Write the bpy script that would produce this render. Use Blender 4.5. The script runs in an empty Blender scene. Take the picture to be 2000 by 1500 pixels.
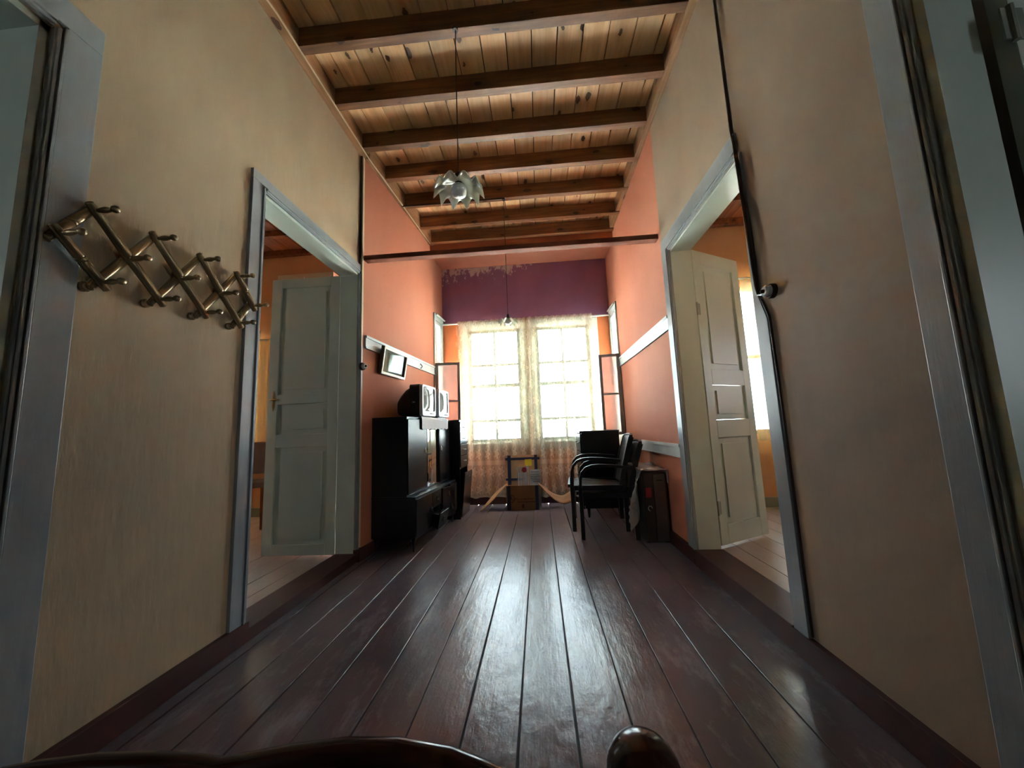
import bpy, bmesh, math, random
from mathutils import Vector, Matrix, noise
random.seed(7)
SC = bpy.context.scene
COL = SC.collection
PI = math.pi
# ------------------------------------------------------------------ camera
F_PX = 712.0
PITCH, YAW, ROLL = 0.1237, -0.0698, -0.0386
def camera():
    cy, sy, cp, sp = math.cos(YAW), math.sin(YAW), math.cos(PITCH), math.sin(PITCH)
    f = Vector((sy*cp, cy*cp, sp)); r = Vector((cy, -sy, 0)); u = r.cross(f)
    c, s = math.cos(ROLL), math.sin(ROLL)
    r, u = c*r + s*u, -s*r + c*u
    m = Matrix(((r.x, u.x, -f.x, 0), (r.y, u.y, -f.y, 0), (r.z, u.z, -f.z, 1.0), (0, 0, 0, 1)))
    cam = bpy.data.cameras.new('camera'); cam.sensor_width = 36; cam.sensor_fit = 'HORIZONTAL'
    cam.lens = F_PX/2000*36; cam.clip_start = .02
    o = bpy.data.objects.new('camera', cam); COL.objects.link(o); o.matrix_world = m
    SC.camera = o
camera()
# ------------------------------------------------------------------ daylight and exposure
W = bpy.data.worlds.new('daylight'); SC.world = W; W.use_nodes = True
bg = W.node_tree.nodes['Background']
bg.inputs[0].default_value = (.80, .91, 1.0, 1); bg.inputs[1].default_value = 9.0
sn = bpy.data.lights.new('sun', 'SUN'); sn.energy = 340; sn.angle = .01; sn.color = (1, .98, .94)
so = bpy.data.objects.new('sun', sn); COL.objects.link(so); so.rotation_euler = (math.radians(25), 0, 0)   # high behind the house, on the street side beyond
def portal(loc, rot, sx, sy):
    l = bpy.data.lights.new('sky_portal', 'AREA'); l.shape = 'RECTANGLE'; l.size = sx; l.size_y = sy
    l.cycles.is_portal = True
    o = bpy.data.objects.new('sky_portal', l); COL.objects.link(o); o.location = loc; o.rotation_euler = rot
SC.view_settings.view_transform = 'Standard'; SC.view_settings.look = 'None'
SC.view_settings.gamma = 1.0; SC.view_settings.use_curve_mapping = False
SC.view_settings.exposure = 1.4
try:
    SC.cycles.use_denoising = True; SC.cycles.max_bounces = 10; SC.cycles.diffuse_bounces = 6
    SC.cycles.glossy_bounces = 4; SC.cycles.transparent_max_bounces = 16; SC.cycles.sample_clamp_indirect = 60
    SC.cycles.caustics_reflective = True; SC.cycles.caustics_refractive = False
except Exception:
    pass
# ------------------------------------------------------------------ node helpers
def lin(c):
    if isinstance(c, str):
        c = [int(c[i:i+2], 16)/255 for i in (0, 2, 4)]
        c = [x/12.92 if x <= .04045 else ((x+.055)/1.055)**2.4 for x in c]
    return (c[0], c[1], c[2], 1)
class N:
    def __init__(s, name):
        s.m = bpy.data.materials.new(name); s.m.use_nodes = True; s.t = s.m.node_tree
        s.b = s.t.nodes['Principled BSDF']; s.out = s.t.nodes['Material Output']
        s._co = None
    def n(s, typ, **k):
        x = s.t.nodes.new(typ)
        for a, v in k.items(): setattr(x, a, v)
        return x
    def L(s, a, b): s.t.links.new(a, b)
    def set(s, inp, v):
        i = s.b.inputs[inp]
        if hasattr(v, 'is_linked'): s.L(v, i)
        else: i.default_value = v
    def co(s, kind='Object'):
        if s._co is None: s._co = s.n('ShaderNodeTexCoord')
        return s._co.outputs[kind]
    def scale(s, sc, rnd=False, kind='Object'):
        m = s.n('ShaderNodeMapping'); s.L(s.co(kind), m.inputs[0]); m.inputs[3].default_value = sc
        if rnd:
            oi = s.n('ShaderNodeObjectInfo'); mu = s.n('ShaderNodeVectorMath', operation='SCALE')
            mu.inputs[0].default_value = (13.1, 37.7, 23.3); s.L(oi.outputs['Random'], mu.inputs['Scale'])
            s.L(mu.outputs[0], m.inputs[1])
        return m.outputs[0]
    def noise(s, vec, scale=5, detail=4, rough=.55, dist=0):
        x = s.n('ShaderNodeTexNoise'); s.L(vec, x.inputs['Vector'])
        x.inputs['Scale'].default_value = scale; x.inputs['Detail'].default_value = detail
        x.inputs['Roughness'].default_value = rough; x.inputs['Distortion'].default_value = dist
        return x.outputs['Fac']
    def ramp(s, fac, stops):
        x = s.n('ShaderNodeValToRGB'); s.L(fac, x.inputs[0]); e = x.color_ramp.elements
        while len(e) < len(stops): e.new(.5)
        for i, (p, c) in enumerate(stops):
            e[i].position = p; e[i].color = lin(c) if not isinstance(c, (int, float)) else (c, c, c, 1)
        return x.outputs[0]
    def math(s, op, a, b=None, c=None, clamp=False):
        x = s.n('ShaderNodeMath', operation=op); x.use_clamp = clamp
        for i, v in enumerate((a, b, c)):
            if v is None: continue
            if hasattr(v, 'is_linked'): s.L(v, x.inputs[i])
            else: x.inputs[i].default_value = v
        return x.outputs[0]
    def mix(s, fac, a, b):
        x = s.n('ShaderNodeMix', data_type='RGBA')
        for i, v in ((0, fac), (6, a), (7, b)):
            if hasattr(v, 'is_linked'): s.L(v, x.inputs[i])
            elif i == 0: x.inputs[0].default_value = v
            else: x.inputs[i].default_value = lin(v)
        return x.outputs[2]
    def bump(s, h, strength=.3, dist=.01, prev=None):
        x = s.n('ShaderNodeBump'); x.inputs['Strength'].default_value = strength; x.inputs['Distance'].default_value = dist
        s.L(h, x.inputs['Height'])
        if prev: s.L(prev, x.inputs['Normal'])
        s.L(x.outputs[0], s.b.inputs['Normal']); return x.outputs[0]
    def sep(s, vec):
        x = s.n('ShaderNodeSeparateXYZ'); s.L(vec, x.inputs[0]); return x.outputs
def paint(name, c1, c2, rough=.5, sc=(1, 1, 1), ns=4, bump=.2, bs=30, bsc=(1, 1, 1), bd=.004, metal=0, spec=.5, chips=None, rnd=False):
    n = N(name)
    f = n.noise(n.scale(sc, rnd), ns, 5)
    c = n.ramp(f, [(.3, c1), (.7, c2)])
    if chips:
        g = n.noise(n.scale((1, 1, .5), rnd), chips[1], 6, .7)
        k = n.math('GREATER_THAN', g, chips[2]); c = n.mix(k, c, chips[0])
    n.set('Base Color', c); n.set('Roughness', rough); n.set('Metallic', metal); n.set('Specular IOR Level', spec)
    if bump: n.bump(n.noise(n.scale(bsc, rnd), bs, 4), bump, bd)
    return n.m
M = {}
M['beige'] = paint('beige_plaster', '9c8a70', 'b29d7f', .75, (1, 1, .5), 1.6, .55, 24, (1, 1, .22), .006, spec=.3)
M['beige_right'] = paint('beige_plaster_smooth', '8f7d6a', 'a28f79', .7, (1, 1, .5), 1.4, .35, 18, (1, 1, .3), .005, spec=.3)
M['orange'] = paint('orange_distemper', 'b06f54', 'bc7c60', .8, (1, 1, .35), 1.3, .2, 14, (1, 1, .3), .004, spec=.25)
M['tan'] = paint('tan_orange_room_paint', 'ad8260', 'bd9472', .8, (1, 1, .5), 1.5, .2, 14, spec=.2)
M['roomwhite'] = paint('pale_room_paint', '8a877c', '98958a', .8, spec=.2)
M['casing'] = paint('grey_gloss_paint', '7e8386', '92989a', .3, (1, 1, .25), 3, .35, 40, (1, 1, .12), .003, chips=('54493c', 26, .80))
M['mint'] = paint('mint_white_gloss_paint', 'a9b5ab', 'b9c4ba', .36, (1, 1, .3), 2, .2, 30, (1, 1, .15), .002, chips=('3c352c', 30, .81))
M['rail'] = paint('pale_mint_rail_paint', 'c2cfcb', 'd6e0da', .3, (1, 1, 1), 5, .2, 30, (1, 1, 1), .002, chips=('77736b', 22, .80))
M['winbar'] = paint('grey_green_window_paint', '6e7a71', '78847b', .4, bump=0)
M['maroon'] = paint('maroon_board_paint', '3a1a17', '4a2420', .5, (1, 1, 1), 6, .3, 20, (1, .3, 1), .004, chips=('7a6a5c', 20, .80))
M['tie'] = paint('brownish_orange_beam_paint', '744534', '84523f', .8, bump=.2, spec=.15)
M['grey_base'] = paint('grey_green_skirting', '6c716b', '7a7f78', .5)
M['dark'] = N('void_black').m; M['dark'].node_tree.nodes['Principled BSDF'].inputs[0].default_value = (.006, .004, .004, 1)
def pine(name, c_lo, c_mid, c_hi, knot, axis, rough=.55):
    n = N(name)
    st = {'x': (.06, 1, 1), 'y': (1, .06, 1), 'z': (1, 1, .06)}[axis]
    kn = {'x': (.45, 1, 1), 'y': (1, .45, 1), 'z': (1, 1, .45)}[axis]
    v = n.scale(st, True)
    f = n.noise(v, 30, 4, .6, .6)
    c = n.ramp(f, [(.3, c_lo), (.5, c_mid), (.72, c_hi)])
    vo = n.n('ShaderNodeTexVoronoi'); n.L(n.scale(kn, True), vo.inputs['Vector']); vo.inputs['Scale'].default_value = 8
    nz = n.noise(n.scale((1, 1, 1), True), 22, 3)
    d = n.math('ADD', vo.outputs['Distance'], n.math('MULTIPLY', n.math('SUBTRACT', nz, .5), .22))
    k = n.math('LESS_THAN', d, .15)
    halo = n.ramp(d, [(.05, 1.0), (.42, 0.0)])
    c = n.mix(n.math('MULTIPLY', halo, .45), c, knot)
    c = n.mix(n.math('MULTIPLY', k, .8), c, '2a1408')
    oi = n.n('ShaderNodeObjectInfo'); hs = n.n('ShaderNodeHueSaturation'); n.L(c, hs.inputs['Color'])
    n.L(n.math('ADD', n.math('MULTIPLY', oi.outputs['Random'], .42), .80), hs.inputs['Value'])
    n.set('Base Color', hs.outputs[0]); n.set('Roughness', rough); n.bump(f, .15, .003)
    return n.m
M['plank'] = pine('knotty_pine_planks', 'cfa676', 'dcb586', 'e6c498', '5b2f14', 'y')
M['beam'] = pine('pine_joist', '5c3a22', '744b2a', '8c6038', '4a2813', 'x')
M['trimwood'] = pine('pine_wall_plate', '7a5433', '8f6844', 'a47c54', '4a2a14', 'y')
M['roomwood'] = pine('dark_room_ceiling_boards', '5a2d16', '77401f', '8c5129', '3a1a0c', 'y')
def floor_mat(name, c1, c2, worn, dust, rough, wear_t, dust_t, sheen=.22, zone=False):
    n = N(name)
    g = n.noise(n.scale((1, .05, 1), True), 55, 4, .65, .3)
    big = n.noise(n.scale((1, .6, 1)), 2.2, 5, .6)
    fine = n.noise(n.scale((1, .7, 1)), 26, 6, .7)
    c = n.mix(big, c1, c2)
    w = n.math('MULTIPLY', n.ramp(fine, [(wear_t, 0.0), (wear_t+.14, 1.0)]), n.ramp(big, [(.42, 0.15), (.62, 1.0)]))
    c = n.mix(n.math('MULTIPLY', w, .3), c, worn)
    dm = n.ramp(n.noise(n.scale((1, .35, 1)), 9, 6, .7), [(dust_t, 0.0), (dust_t+.22, 1.0)])
    if zone:     # boards towards the window are worn matt and dusty
        yy = n.sep(n.co())[1]; e = n.math('ADD', yy, n.math('MULTIPLY', n.math('SUBTRACT', n.noise(n.scale((1, .6, 1)), 5, 5, .65), .5), 1.6))
        zn = n.ramp(n.math('MULTIPLY', n.math('SUBTRACT', e, 2.2), .36), [(0.0, 0.0), (1.0, 1.0)])
        dm = n.math('MAXIMUM', dm, n.math('MULTIPLY', zn, 1.35))
    c = n.mix(n.math('MULTIPLY', dm, .45), c, dust)
    n.set('Base Color', c)
    n.set('Roughness', n.math('ADD', n.math('ADD', n.math('MULTIPLY', n.math('MINIMUM', dm, 1.0), .06), n.math('MULTIPLY', w, .04)), rough))
    n.set('Specular IOR Level', .6); n.set('Sheen Weight', sheen); n.set('Sheen Roughness', .45); n.set('Sheen Tint', (.80, .80, .90, 1))
    p = n.bump(g, .30, .003); p = n.bump(fine, .30, .004, p)
    n.bump(n.noise(n.scale((1, .5, 1)), 9, 5), .40, .010, p)
    return n.m
M['floor'] = floor_mat('worn_maroon_floor_paint', '3c2625', '4e3331', '6f5048', '887c80', .19, .60, .52, zone=True)
M['roomfloor'] = floor_mat('worn_grey_floor_boards', '8b7d70', '9b9186', '6b5a4c', 'aaa49c', .42, .56, .48)
M['blackwood'] = paint('hazed_black_brown_lacquer', '121219', '1a1820', .32, (1, 1, .2), 8, .08, 30, (1, .2, 1), .002)  # lacquer lifted towards blue, standing in for lens haze
M['blackfront'] = paint('dark_walnut_lacquer_front', '171518', '231d1c', .27, (1, 1, .2), 8, .06, 30, (1, 1, .2), .002)
M['handle'] = paint('tarnished_metal', '6a645a', '7c766a', .35, metal=.9, bump=0)
M['brass'] = paint('brass_lever', '8a6a30', 'a5823f', .3, metal=.9, bump=0)
M['rack'] = paint('bronze_gilt_rack', '8c7a5c', 'a08e6c', .28, metal=.55, bump=.05)
M['steel'] = paint('grey_hinge_steel', '7c8178', '8d928a', .4, metal=.3, bump=0)
M['conduit'] = paint('dark_brown_conduit', '2a1d18', '3a2a22', .35, bump=0)
M['cream_strip'] = paint('cream_corner_paint', 'b9a98a', 'cbbc9e', .45)
M['tvshell'] = paint('black_television_plastic', '0b0b0f', '111116', .45, bump=.05, bs=200)
M['silver'] = paint('silver_television_bezel', 'b4b8bc', 'c4c8cc', .3, metal=.2, bump=0)
M['screen'] = paint('grey_green_picture_tube', '8c938f', '969d98', .06, bump=0)
M['cardboard'] = paint('brown_cardboard', '8a6647', '9a7452', .8, (1, 1, .2), 6, .1, 60, (.1, 1, 1), .001, spec=.2)
M['cardboard_in'] = paint('light_cardboard_inside', 'a98862', 'b8976f', .8, (1, 1, 1), 6, .1, 60, spec=.2)
M['tape'] = paint('navy_parcel_tape', '232a44', '2d3554', .3, bump=0)
M['yellow'] = paint('yellow_sticky_note', 'c9c22a', 'd6d035', .7, bump=0)
M['paper'] = paint('pale_blue_paper', 'b6c6d6', 'c3d0de', .6, bump=0)
M['red'] = paint('red_sticker', 'a82a30', 'b8323a', .4, bump=0)
M['ink'] = paint('dark_brown_print', '4a2f20', '553826', .8, bump=0)
M['inkgrey'] = paint('grey_print', '5d6875', '6a7480', .8, bump=0)
M['doily'] = paint('white_lace_cloth', 'dcdee2', 'e8eaee', .85, bump=0)
M['porcelain'] = paint('white_enamel', 'c8ccc8', 'd8dcd8', .25, bump=0)
M['rattan'] = paint('dark_brown_plastic', '17110f', '201815', .3, bump=.03, bs=90)
M['case'] = paint('dark_brown_case', '2e2420', '3a2e29', .4, bump=.05)
M['case_side'] = paint('grey_brown_case_panel', '4a3f3b', '564a45', .4, bump=.05)
M['bed'] = paint('dark_red_brown_varnish', '2c120c', '3c1a12', .2, (.3, 1, 1), 6, .05, 30)
M['upholstery'] = paint('grey_upholstery', '55595c', '63676a', .9, bump=.3, bs=160)
M['chairwood'] = paint('red_brown_chair_wood', '5a2f18', '6c3b20', .4)
M['wardrobe'] = paint('cream_wardrobe_paint', 'b8a283', 'c6b192', .5)
M['picture'] = paint('pale_blue_print', 'a9c2c2', 'c3d6d3', .12, (1, 1, 1), 9, 0)
M['frame'] = paint('brown_and_cream_frame', '6b5442', '7a6250', .4, bump=0)
M['frame_front'] = paint('cream_frame_front', 'b7ad98', 'c6bca8', .3, bump=0)
M['outside'] = paint('grey_iron_rail', '7a8084', '8a9094', .5, bump=0)
M['green'] = paint('grey_green_cloth', '5a6250', '6a7260', .9, bump=.4, bs=30)
def peel_purple():
    n = N('peeling_plum_paint')
    c = n.ramp(n.noise(n.scale((1, 1, .6)), 2, 4), [(.3, '80587a'), (.7, '90688c')])  # plum with extra blue, painting in bluish light from the side windows
    x, y, z = n.sep(n.co())
    v = n.scale((1, 1, .55))
    a = n.noise(v, 16, 8, .75)
    # damage hugs the top edge on one half and runs down in drips
    top = n.math('MULTIPLY', n.math('SUBTRACT', z, 3.41), .75)         # 0 at the top, negative below
    left = n.math('MULTIPLY', n.math('MAXIMUM', n.math('ADD', x, .35), 0), -.35)
    t = n.math('ADD', n.math('ADD', a, top), n.math('ADD', left, .10))
    drip = n.noise(n.scale((1, 1, .12)), 13, 6, .7)
    t2 = n.math('ADD', drip, n.math('ADD', n.math('MULTIPLY', n.math('SUBTRACT', z, 3.41), .22), n.math('MULTIPLY', left, .6)))
    k = n.math('MAXIMUM', n.math('GREATER_THAN', t, .54), n.math('GREATER_THAN', t2, .63))
    c = n.mix(n.math('MULTIPLY', k, .8), c, 'cdbfbc')
    n.set('Base Color', c); n.set('Roughness', n.math('ADD', n.math('MULTIPLY', k, .3), .5)); n.bump(k, .4, .003)
    return n.m
M['purple'] = peel_purple()
def soft_orange():
    n = N('scuffed_orange_distemper')
    c = n.ramp(n.noise(n.scale((1, 1, .4)), 2, 4), [(.3, 'c06a40'), (.7, 'cd7c50')])
    x, y, z = n.sep(n.co())
    f = n.math('ADD', n.noise(n.scale((1, 1, .4)), 18, 6, .7), n.math('MULTIPLY', n.math('ABSOLUTE', n.math('ADD', x, 1.13)), -1.3))
    k = n.math('GREATER_THAN', f, .56)
    c = n.mix(n.math('MULTIPLY', k, .5), c, 'c9b394')
    n.set('Base Color', c); n.set('Roughness', .8); n.set('Specular IOR Level', .25)
    return n.m
M['orange_far'] = soft_orange()
def glass(name, tint=(.95, 1, 1, 1), gloss=.10, rough=.02):
    n = N(name); t = n.n('ShaderNodeBsdfTransparent'); t.inputs[0].default_value = tint
    g = n.n('ShaderNodeBsdfGlossy'); g.inputs['Roughness'].default_value = rough
    fr = n.n('ShaderNodeFresnel'); fr.inputs[0].default_value = 1.5
    mx = n.n('ShaderNodeMixShader'); n.L(n.math('ADD', n.math('MULTIPLY', fr.outputs[0], .9), gloss, clamp=True), mx.inputs[0])
    n.L(t.outputs[0], mx.inputs[1]); n.L(g.outputs[0], mx.inputs[2]); n.L(mx.outputs[0], n.out.inputs[0])
    return n.m
M['glass'] = glass('window_glass', gloss=.02)
M['vitrine'] = glass('display_glass', (.8, .86, .9, 1), .10)
M['stem'] = glass('clear_tableware_glass', (.85, .9, .95, 1), .25)
def thin(name, col, trans_w, alpha_fn, rough=.8, gloss=0.0):
    """cloth or film: diffuse + translucent, with see-through where alpha_fn says"""
    n = N(name)
    d = n.n('ShaderNodeBsdfDiffuse'); d.inputs[0].default_value = lin(col)
    t = n.n('ShaderNodeBsdfTranslucent'); t.inputs[0].default_value = lin(col)
    m1 = n.n('ShaderNodeMixShader'); m1.inputs[0].default_value = trans_w
    n.L(d.outputs[0], m1.inputs[1]); n.L(t.outputs[0], m1.inputs[2]); sh = m1.outputs[0]
    if gloss:
        g = n.n('ShaderNodeBsdfGlossy'); g.inputs['Roughness'].default_value = rough
        m3 = n.n('ShaderNodeMixShader'); m3.inputs[0].default_value = gloss
        n.L(sh, m3.inputs[1]); n.L(g.outputs[0], m3.inputs[2]); sh = m3.outputs[0]
    tr = n.n('ShaderNodeBsdfTransparent'); m2 = n.n('ShaderNodeMixShader')
    a = alpha_fn(n)
    if hasattr(a, 'is_linked'): n.L(a, m2.inputs[0])
    else: m2.inputs[0].default_value = a
    n.L(tr.outputs[0], m2.inputs[1]); n.L(sh, m2.inputs[2]); n.L(m2.outputs[0], n.out.inputs[0])
    return n.m
def lace(n):
    uv = n.sep(n.co('UV')); u, v = uv[0], uv[1]          # u, v in metres of cloth
    sx, sz = .155, .235
    row = n.math('DIVIDE', v, sz); ri = n.math('FLOOR', row)
    uu = n.math('ADD', n.math('DIVIDE', u, sx), n.math('MULTIPLY', n.math('MODULO', ri, 2.0), .5))
    px = n.math('SUBTRACT', n.math('FRACT', uu), .5); py = n.math('SUBTRACT', n.math('FRACT', row), .5)
    r = n.math('SQRT', n.math('ADD', n.math('MULTIPLY', px, px), n.math('MULTIPLY', py, py)))
    ang = n.math('ARCTAN2', py, px)
    pet = n.math('ADD', .19, n.math('MULTIPLY', n.math('COSINE', n.math('MULTIPLY', ang, 5)), .085))
    fill = n.math('LESS_THAN', r, pet)
    line = n.math('LESS_THAN', n.math('ABSOLUTE', n.math('SUBTRACT', r, pet)), .028)
    # ogee lattice between the medallions
    lat = n.math('ABSOLUTE', n.math('SUBTRACT', n.math('ABSOLUTE', px), n.math('ADD', .27, n.math('MULTIPLY', n.math('COSINE', n.math('MULTIPLY', py, 6.283)), .16))))
    ring = n.math('LESS_THAN', lat, .04)
    band = n.math('MULTIPLY', n.math('GREATER_THAN', v, .44), n.math('LESS_THAN', v, .50))
    hem = n.math('LESS_THAN', v, .03)
    a = n.math('ADD', .45, n.math('MULTIPLY', fill, .14))
    a = n.math('ADD', a, n.math('MULTIPLY', line, .38))
    a = n.math('ADD', a, n.math('MULTIPLY', n.math('MAXIMUM', ring, n.math('MAXIMUM', band, hem)), .15), clamp=True)
    return a
M['lace'] = thin('cream_lace_curtain', 'dcd2bc', .010, lace)
M['roomcurtain'] = thin('cream_room_curtain', 'd8c294', .06, lambda n: .95)
M['film'] = thin('crumpled_clear_film', 'e2e2e2', .5, lambda n: .72, .15, .30)
M['sashglass'] = thin('dusty_pink_reflection_glass', 'cbb5b2', .03, lambda n: .55, .08, .25)  # dust, plus a pink reflection painted into the pane colour
M['clearpack'] = thin('clear_plastic_pack', 'ccd6dd', .3, lambda n: .35, .12, .4)
M['shade'] = thin('milky_ruffled_glass', 'c9cdbf', .35, lambda n: .90, .1, .07)
# ------------------------------------------------------------------ mesh helpers
class MB:
    def __init__(s): s.v = []; s.f = []; s.uv = None
    def add(s, vs, fs):
        o = len(s.v); s.v += [tuple(v) for v in vs]; s.f += [tuple(i+o for i in f) for f in fs]; return s
    def box(s, x0, x1, y0, y1, z0, z1):
        x0, x1 = min(x0, x1), max(x0, x1); y0, y1 = min(y0, y1), max(y0, y1); z0, z1 = min(z0, z1), max(z0, z1)
        return s.add([(x0,y0,z0),(x1,y0,z0),(x1,y1,z0),(x0,y1,z0),(x0,y0,z1),(x1,y0,z1),(x1,y1,z1),(x0,y1,z1)],
                     [(0,3,2,1),(4,5,6,7),(0,1,5,4),(1,2,6,5),(2,3,7,6),(3,0,4,7)])
    def hexa(s, b, t):   # bottom quad (ccw from above), top quad
        return s.add(list(b)+list(t), [(0,3,2,1),(4,5,6,7),(0,1,5,4),(1,2,6,5),(2,3,7,6),(3,0,4,7)])
    def bar(s, p, q, w, h, up=(0, 0, 1)):
        p, q = Vector(p), Vector(q); d = (q-p).normalized(); u = Vector(up)
        if abs(d.dot(u)) > .98: u = Vector((0, 1, 0))
        a = d.cross(u).normalized()*w/2; b = a.cross(d).normalized()*h/2
        return s.hexa([p-a-b, p+a-b, p+a+b, p-a+b], [q-a-b, q+a-b, q+a+b, q-a+b])
    def tube(s, pts, r, n=10, caps=True):
        pts = [Vector(p) for p in pts]; k = len(pts); rs = r if isinstance(r, (list, tuple)) else [r]*k
        d0 = (pts[1]-pts[0]).normalized(); u = Vector((0, 0, 1)) if abs(d0.z) < .9 else Vector((1, 0, 0))
        vs = []; fs = []
        for i, p in enumerate(pts):
            d = (pts[min(i+1, k-1)]-pts[max(i-1, 0)]).normalized()
            a = d.cross(u).normalized(); b = a.cross(d).normalized(); u = b
            for j in range(n):
                t = 2*PI*j/n; vs.append(p+(a*math.cos(t)+b*math.sin(t))*rs[i])
        for i in range(k-1):
            for j in range(n):
                fs.append((i*n+j, i*n+(j+1) % n, (i+1)*n+(j+1) % n, (i+1)*n+j))
        if caps: fs += [tuple(range(n-1, -1, -1)), tuple(range((k-1)*n, k*n))]
        return s.add(vs, fs)
    def lathe(s, prof, c=(0, 0, 0), axis=(0, 0, 1), n=20):
        ax = Vector(axis).normalized(); c = Vector(c)
        return s.tube([c+ax*h for r, h in prof], [max(r, .0004) for r, h in prof], n) if abs(ax.z) < .9 else s._lz(prof, c, n)
    def _lz(s, prof, c, n):
        vs = []; fs = []
        for r, h in prof:
            for j in range(n):
                t = 2*PI*j/n; vs.append((c.x+max(r, .0004)*math.cos(t), c.y+max(r, .0004)*math.sin(t), c.z+h))
        for i in range(len(prof)-1):
            for j in range(n): fs.append((i*n+j, i*n+(j+1) % n, (i+1)*n+(j+1) % n, (i+1)*n+j))
        fs += [tuple(range(n-1, -1, -1)), tuple(range((len(prof)-1)*n, len(prof)*n))]
        return s.add(vs, fs)
    def prism(s, poly, ax, t0, t1):   # poly of 2-d points; ax the extrusion axis
        def P(a, b, t): return {'x': (t, a, b), 'y': (a, t, b), 'z': (a, b, t)}[ax]
        k = len(poly); vs = [P(a, b, t0) for a, b in poly]+[P(a, b, t1) for a, b in poly]
        fs = [tuple(range(k)), tuple(range(2*k-1, k-1, -1))]+[(i, i+k, (i+1) % k+k, (i+1) % k) for i in range(k)]
        return s.add(vs, fs)
    def sheet(s, fn, nu, nv, uvfn=None):
        vs = []; fs = []; s.uv = {} if s.uv is None else s.uv; o = len(s.v)
        for j in range(nv+1):
            for i in range(nu+1):
                vs.append(fn(i/nu, j/nv))
                if uvfn: s.uv[o+len(vs)-1] = uvfn(i/nu, j/nv)
        for j in range(nv):
            for i in range(nu):
                a = j*(nu+1)+i; fs.append((a, a+1, a+nu+2, a+nu+1))
        return s.add(vs, fs)
    def mesh(s, name, m, smooth=False, bevel=0):
        me = bpy.data.meshes.new(name); me.from_pydata(s.v, [], s.f); me.update()
        if s.uv:
            l = me.uv_layers.new(name='uv')
            for lp in me.loops: l.data[lp.index].uv = s.uv.get(lp.vertex_index, (0, 0))
        b = bmesh.new(); b.from_mesh(me)
        if not s.uv: bmesh.ops.recalc_face_normals(b, faces=b.faces)
        if bevel:
            es = [e for e in b.edges if len(e.link_faces) == 2 and e.calc_face_angle(0) > .6]
            bmesh.ops.bevel(b, geom=es, offset=bevel, segments=2, affect='EDGES', profile=.6, clamp_overlap=True)
        b.to_mesh(me); b.free()
        if smooth:
            for p in me.polygons: p.use_smooth = True
            try: me.set_sharp_from_angle(angle=.7)
            except Exception: pass
        me.materials.append(M[m] if isinstance(m, str) else m)
        return me
def tag(o, label=None, cat=None, group=None, kind=None):
    for k, v in (('label', label), ('category', cat), ('group', group), ('kind', kind)):
        if v: o[k] = v
    return o
def link(name, me, parent=None):
    o = bpy.data.objects.new(name, me); COL.objects.link(o)
    if parent: o.parent = parent
    return o
def part(name, mb, m, parent=None, smooth=False, bevel=0, **k):
    return tag(link(name, mb.mesh(name, m, smooth, bevel), parent), **k)
def empty(name, loc=(0, 0, 0), rz=0, **k):
    o = bpy.data.objects.new(name, None); COL.objects.link(o); o.location = loc; o.rotation_euler = (0, 0, rz)
    o.empty_display_size = .1
    return tag(o, **k)
def struct(name, mb, m, label=None, cat=None, **k):
    return part(name, mb, m, label=label, cat=cat, kind='structure', **k)
def B(*a): return MB().box(*a)
def copy_tree(o, parent=None):
    c = o.copy(); COL.objects.link(c)
    if parent: c.parent = parent
    for ch in list(o.children): copy_tree(ch, c)
    return c

# ================================================================== THE SHELL
XL, XR, TW = -1.525, 1.08, .15          # hall faces of the side walls, wall thickness
ZT = 3.55                                # top of the plaster / underside of joists
ZP = 3.69                                # underside of ceiling planks
YF = 5.10                                # far wall
# --- hall walls
w = MB()
for y0, y1, z0 in ((-2.6, -.15, 0), (-.15, .925, 2.36), (.925, 1.85, 0), (1.85, 2.955, 2.42), (2.955, 3.0, 0)):
    w.box(XL-TW, XL, y0, y1, z0, ZP+.05)
struct('wall_left', w, 'beige', 'beige plaster wall with the coat rack, pierced by two doorways', 'wall')
w = MB()
for y0, y1, z0 in ((-2.6, -.15, 0), (-.15, .955, 2.36), (.955, 1.787, 0), (1.787, 2.79, 2.345), (2.79, 2.955, 0)):
    w.box(XR, XR+TW, y0, y1, z0, ZP+.05)
struct('wall_right', w, 'beige_right', 'beige plaster wall facing the coat rack, pierced by two doorways', 'wall')
struct('wall_near', B(XL-TW, XR+TW, -2.75, -2.6, 0, ZP+.05), 'maroon', 'unseen wall closing the hall behind the bed, darkened to cut light', 'wall')  # out of view; dark colour chosen to keep light off the joist faces
w = MB().hexa([(-1.65,3.0,0),(-1.50,3.0,0),(-1.365,4.71,0),(-1.51,4.71,0)], [(-1.65,3.0,ZP+.05),(-1.50,3.0,ZP+.05),(-1.365,4.71,ZP+.05),(-1.51,4.71,ZP+.05)])
struct('wall_orange_left', w, 'orange', 'orange painted wall behind the sideboard and the small picture', 'wall')
struct('wall_orange_right', B(XR, XR+TW, 2.955, 4.71, 0, ZP+.05), 'orange', 'orange painted wall beside the stacked chairs', 'wall')
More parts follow.
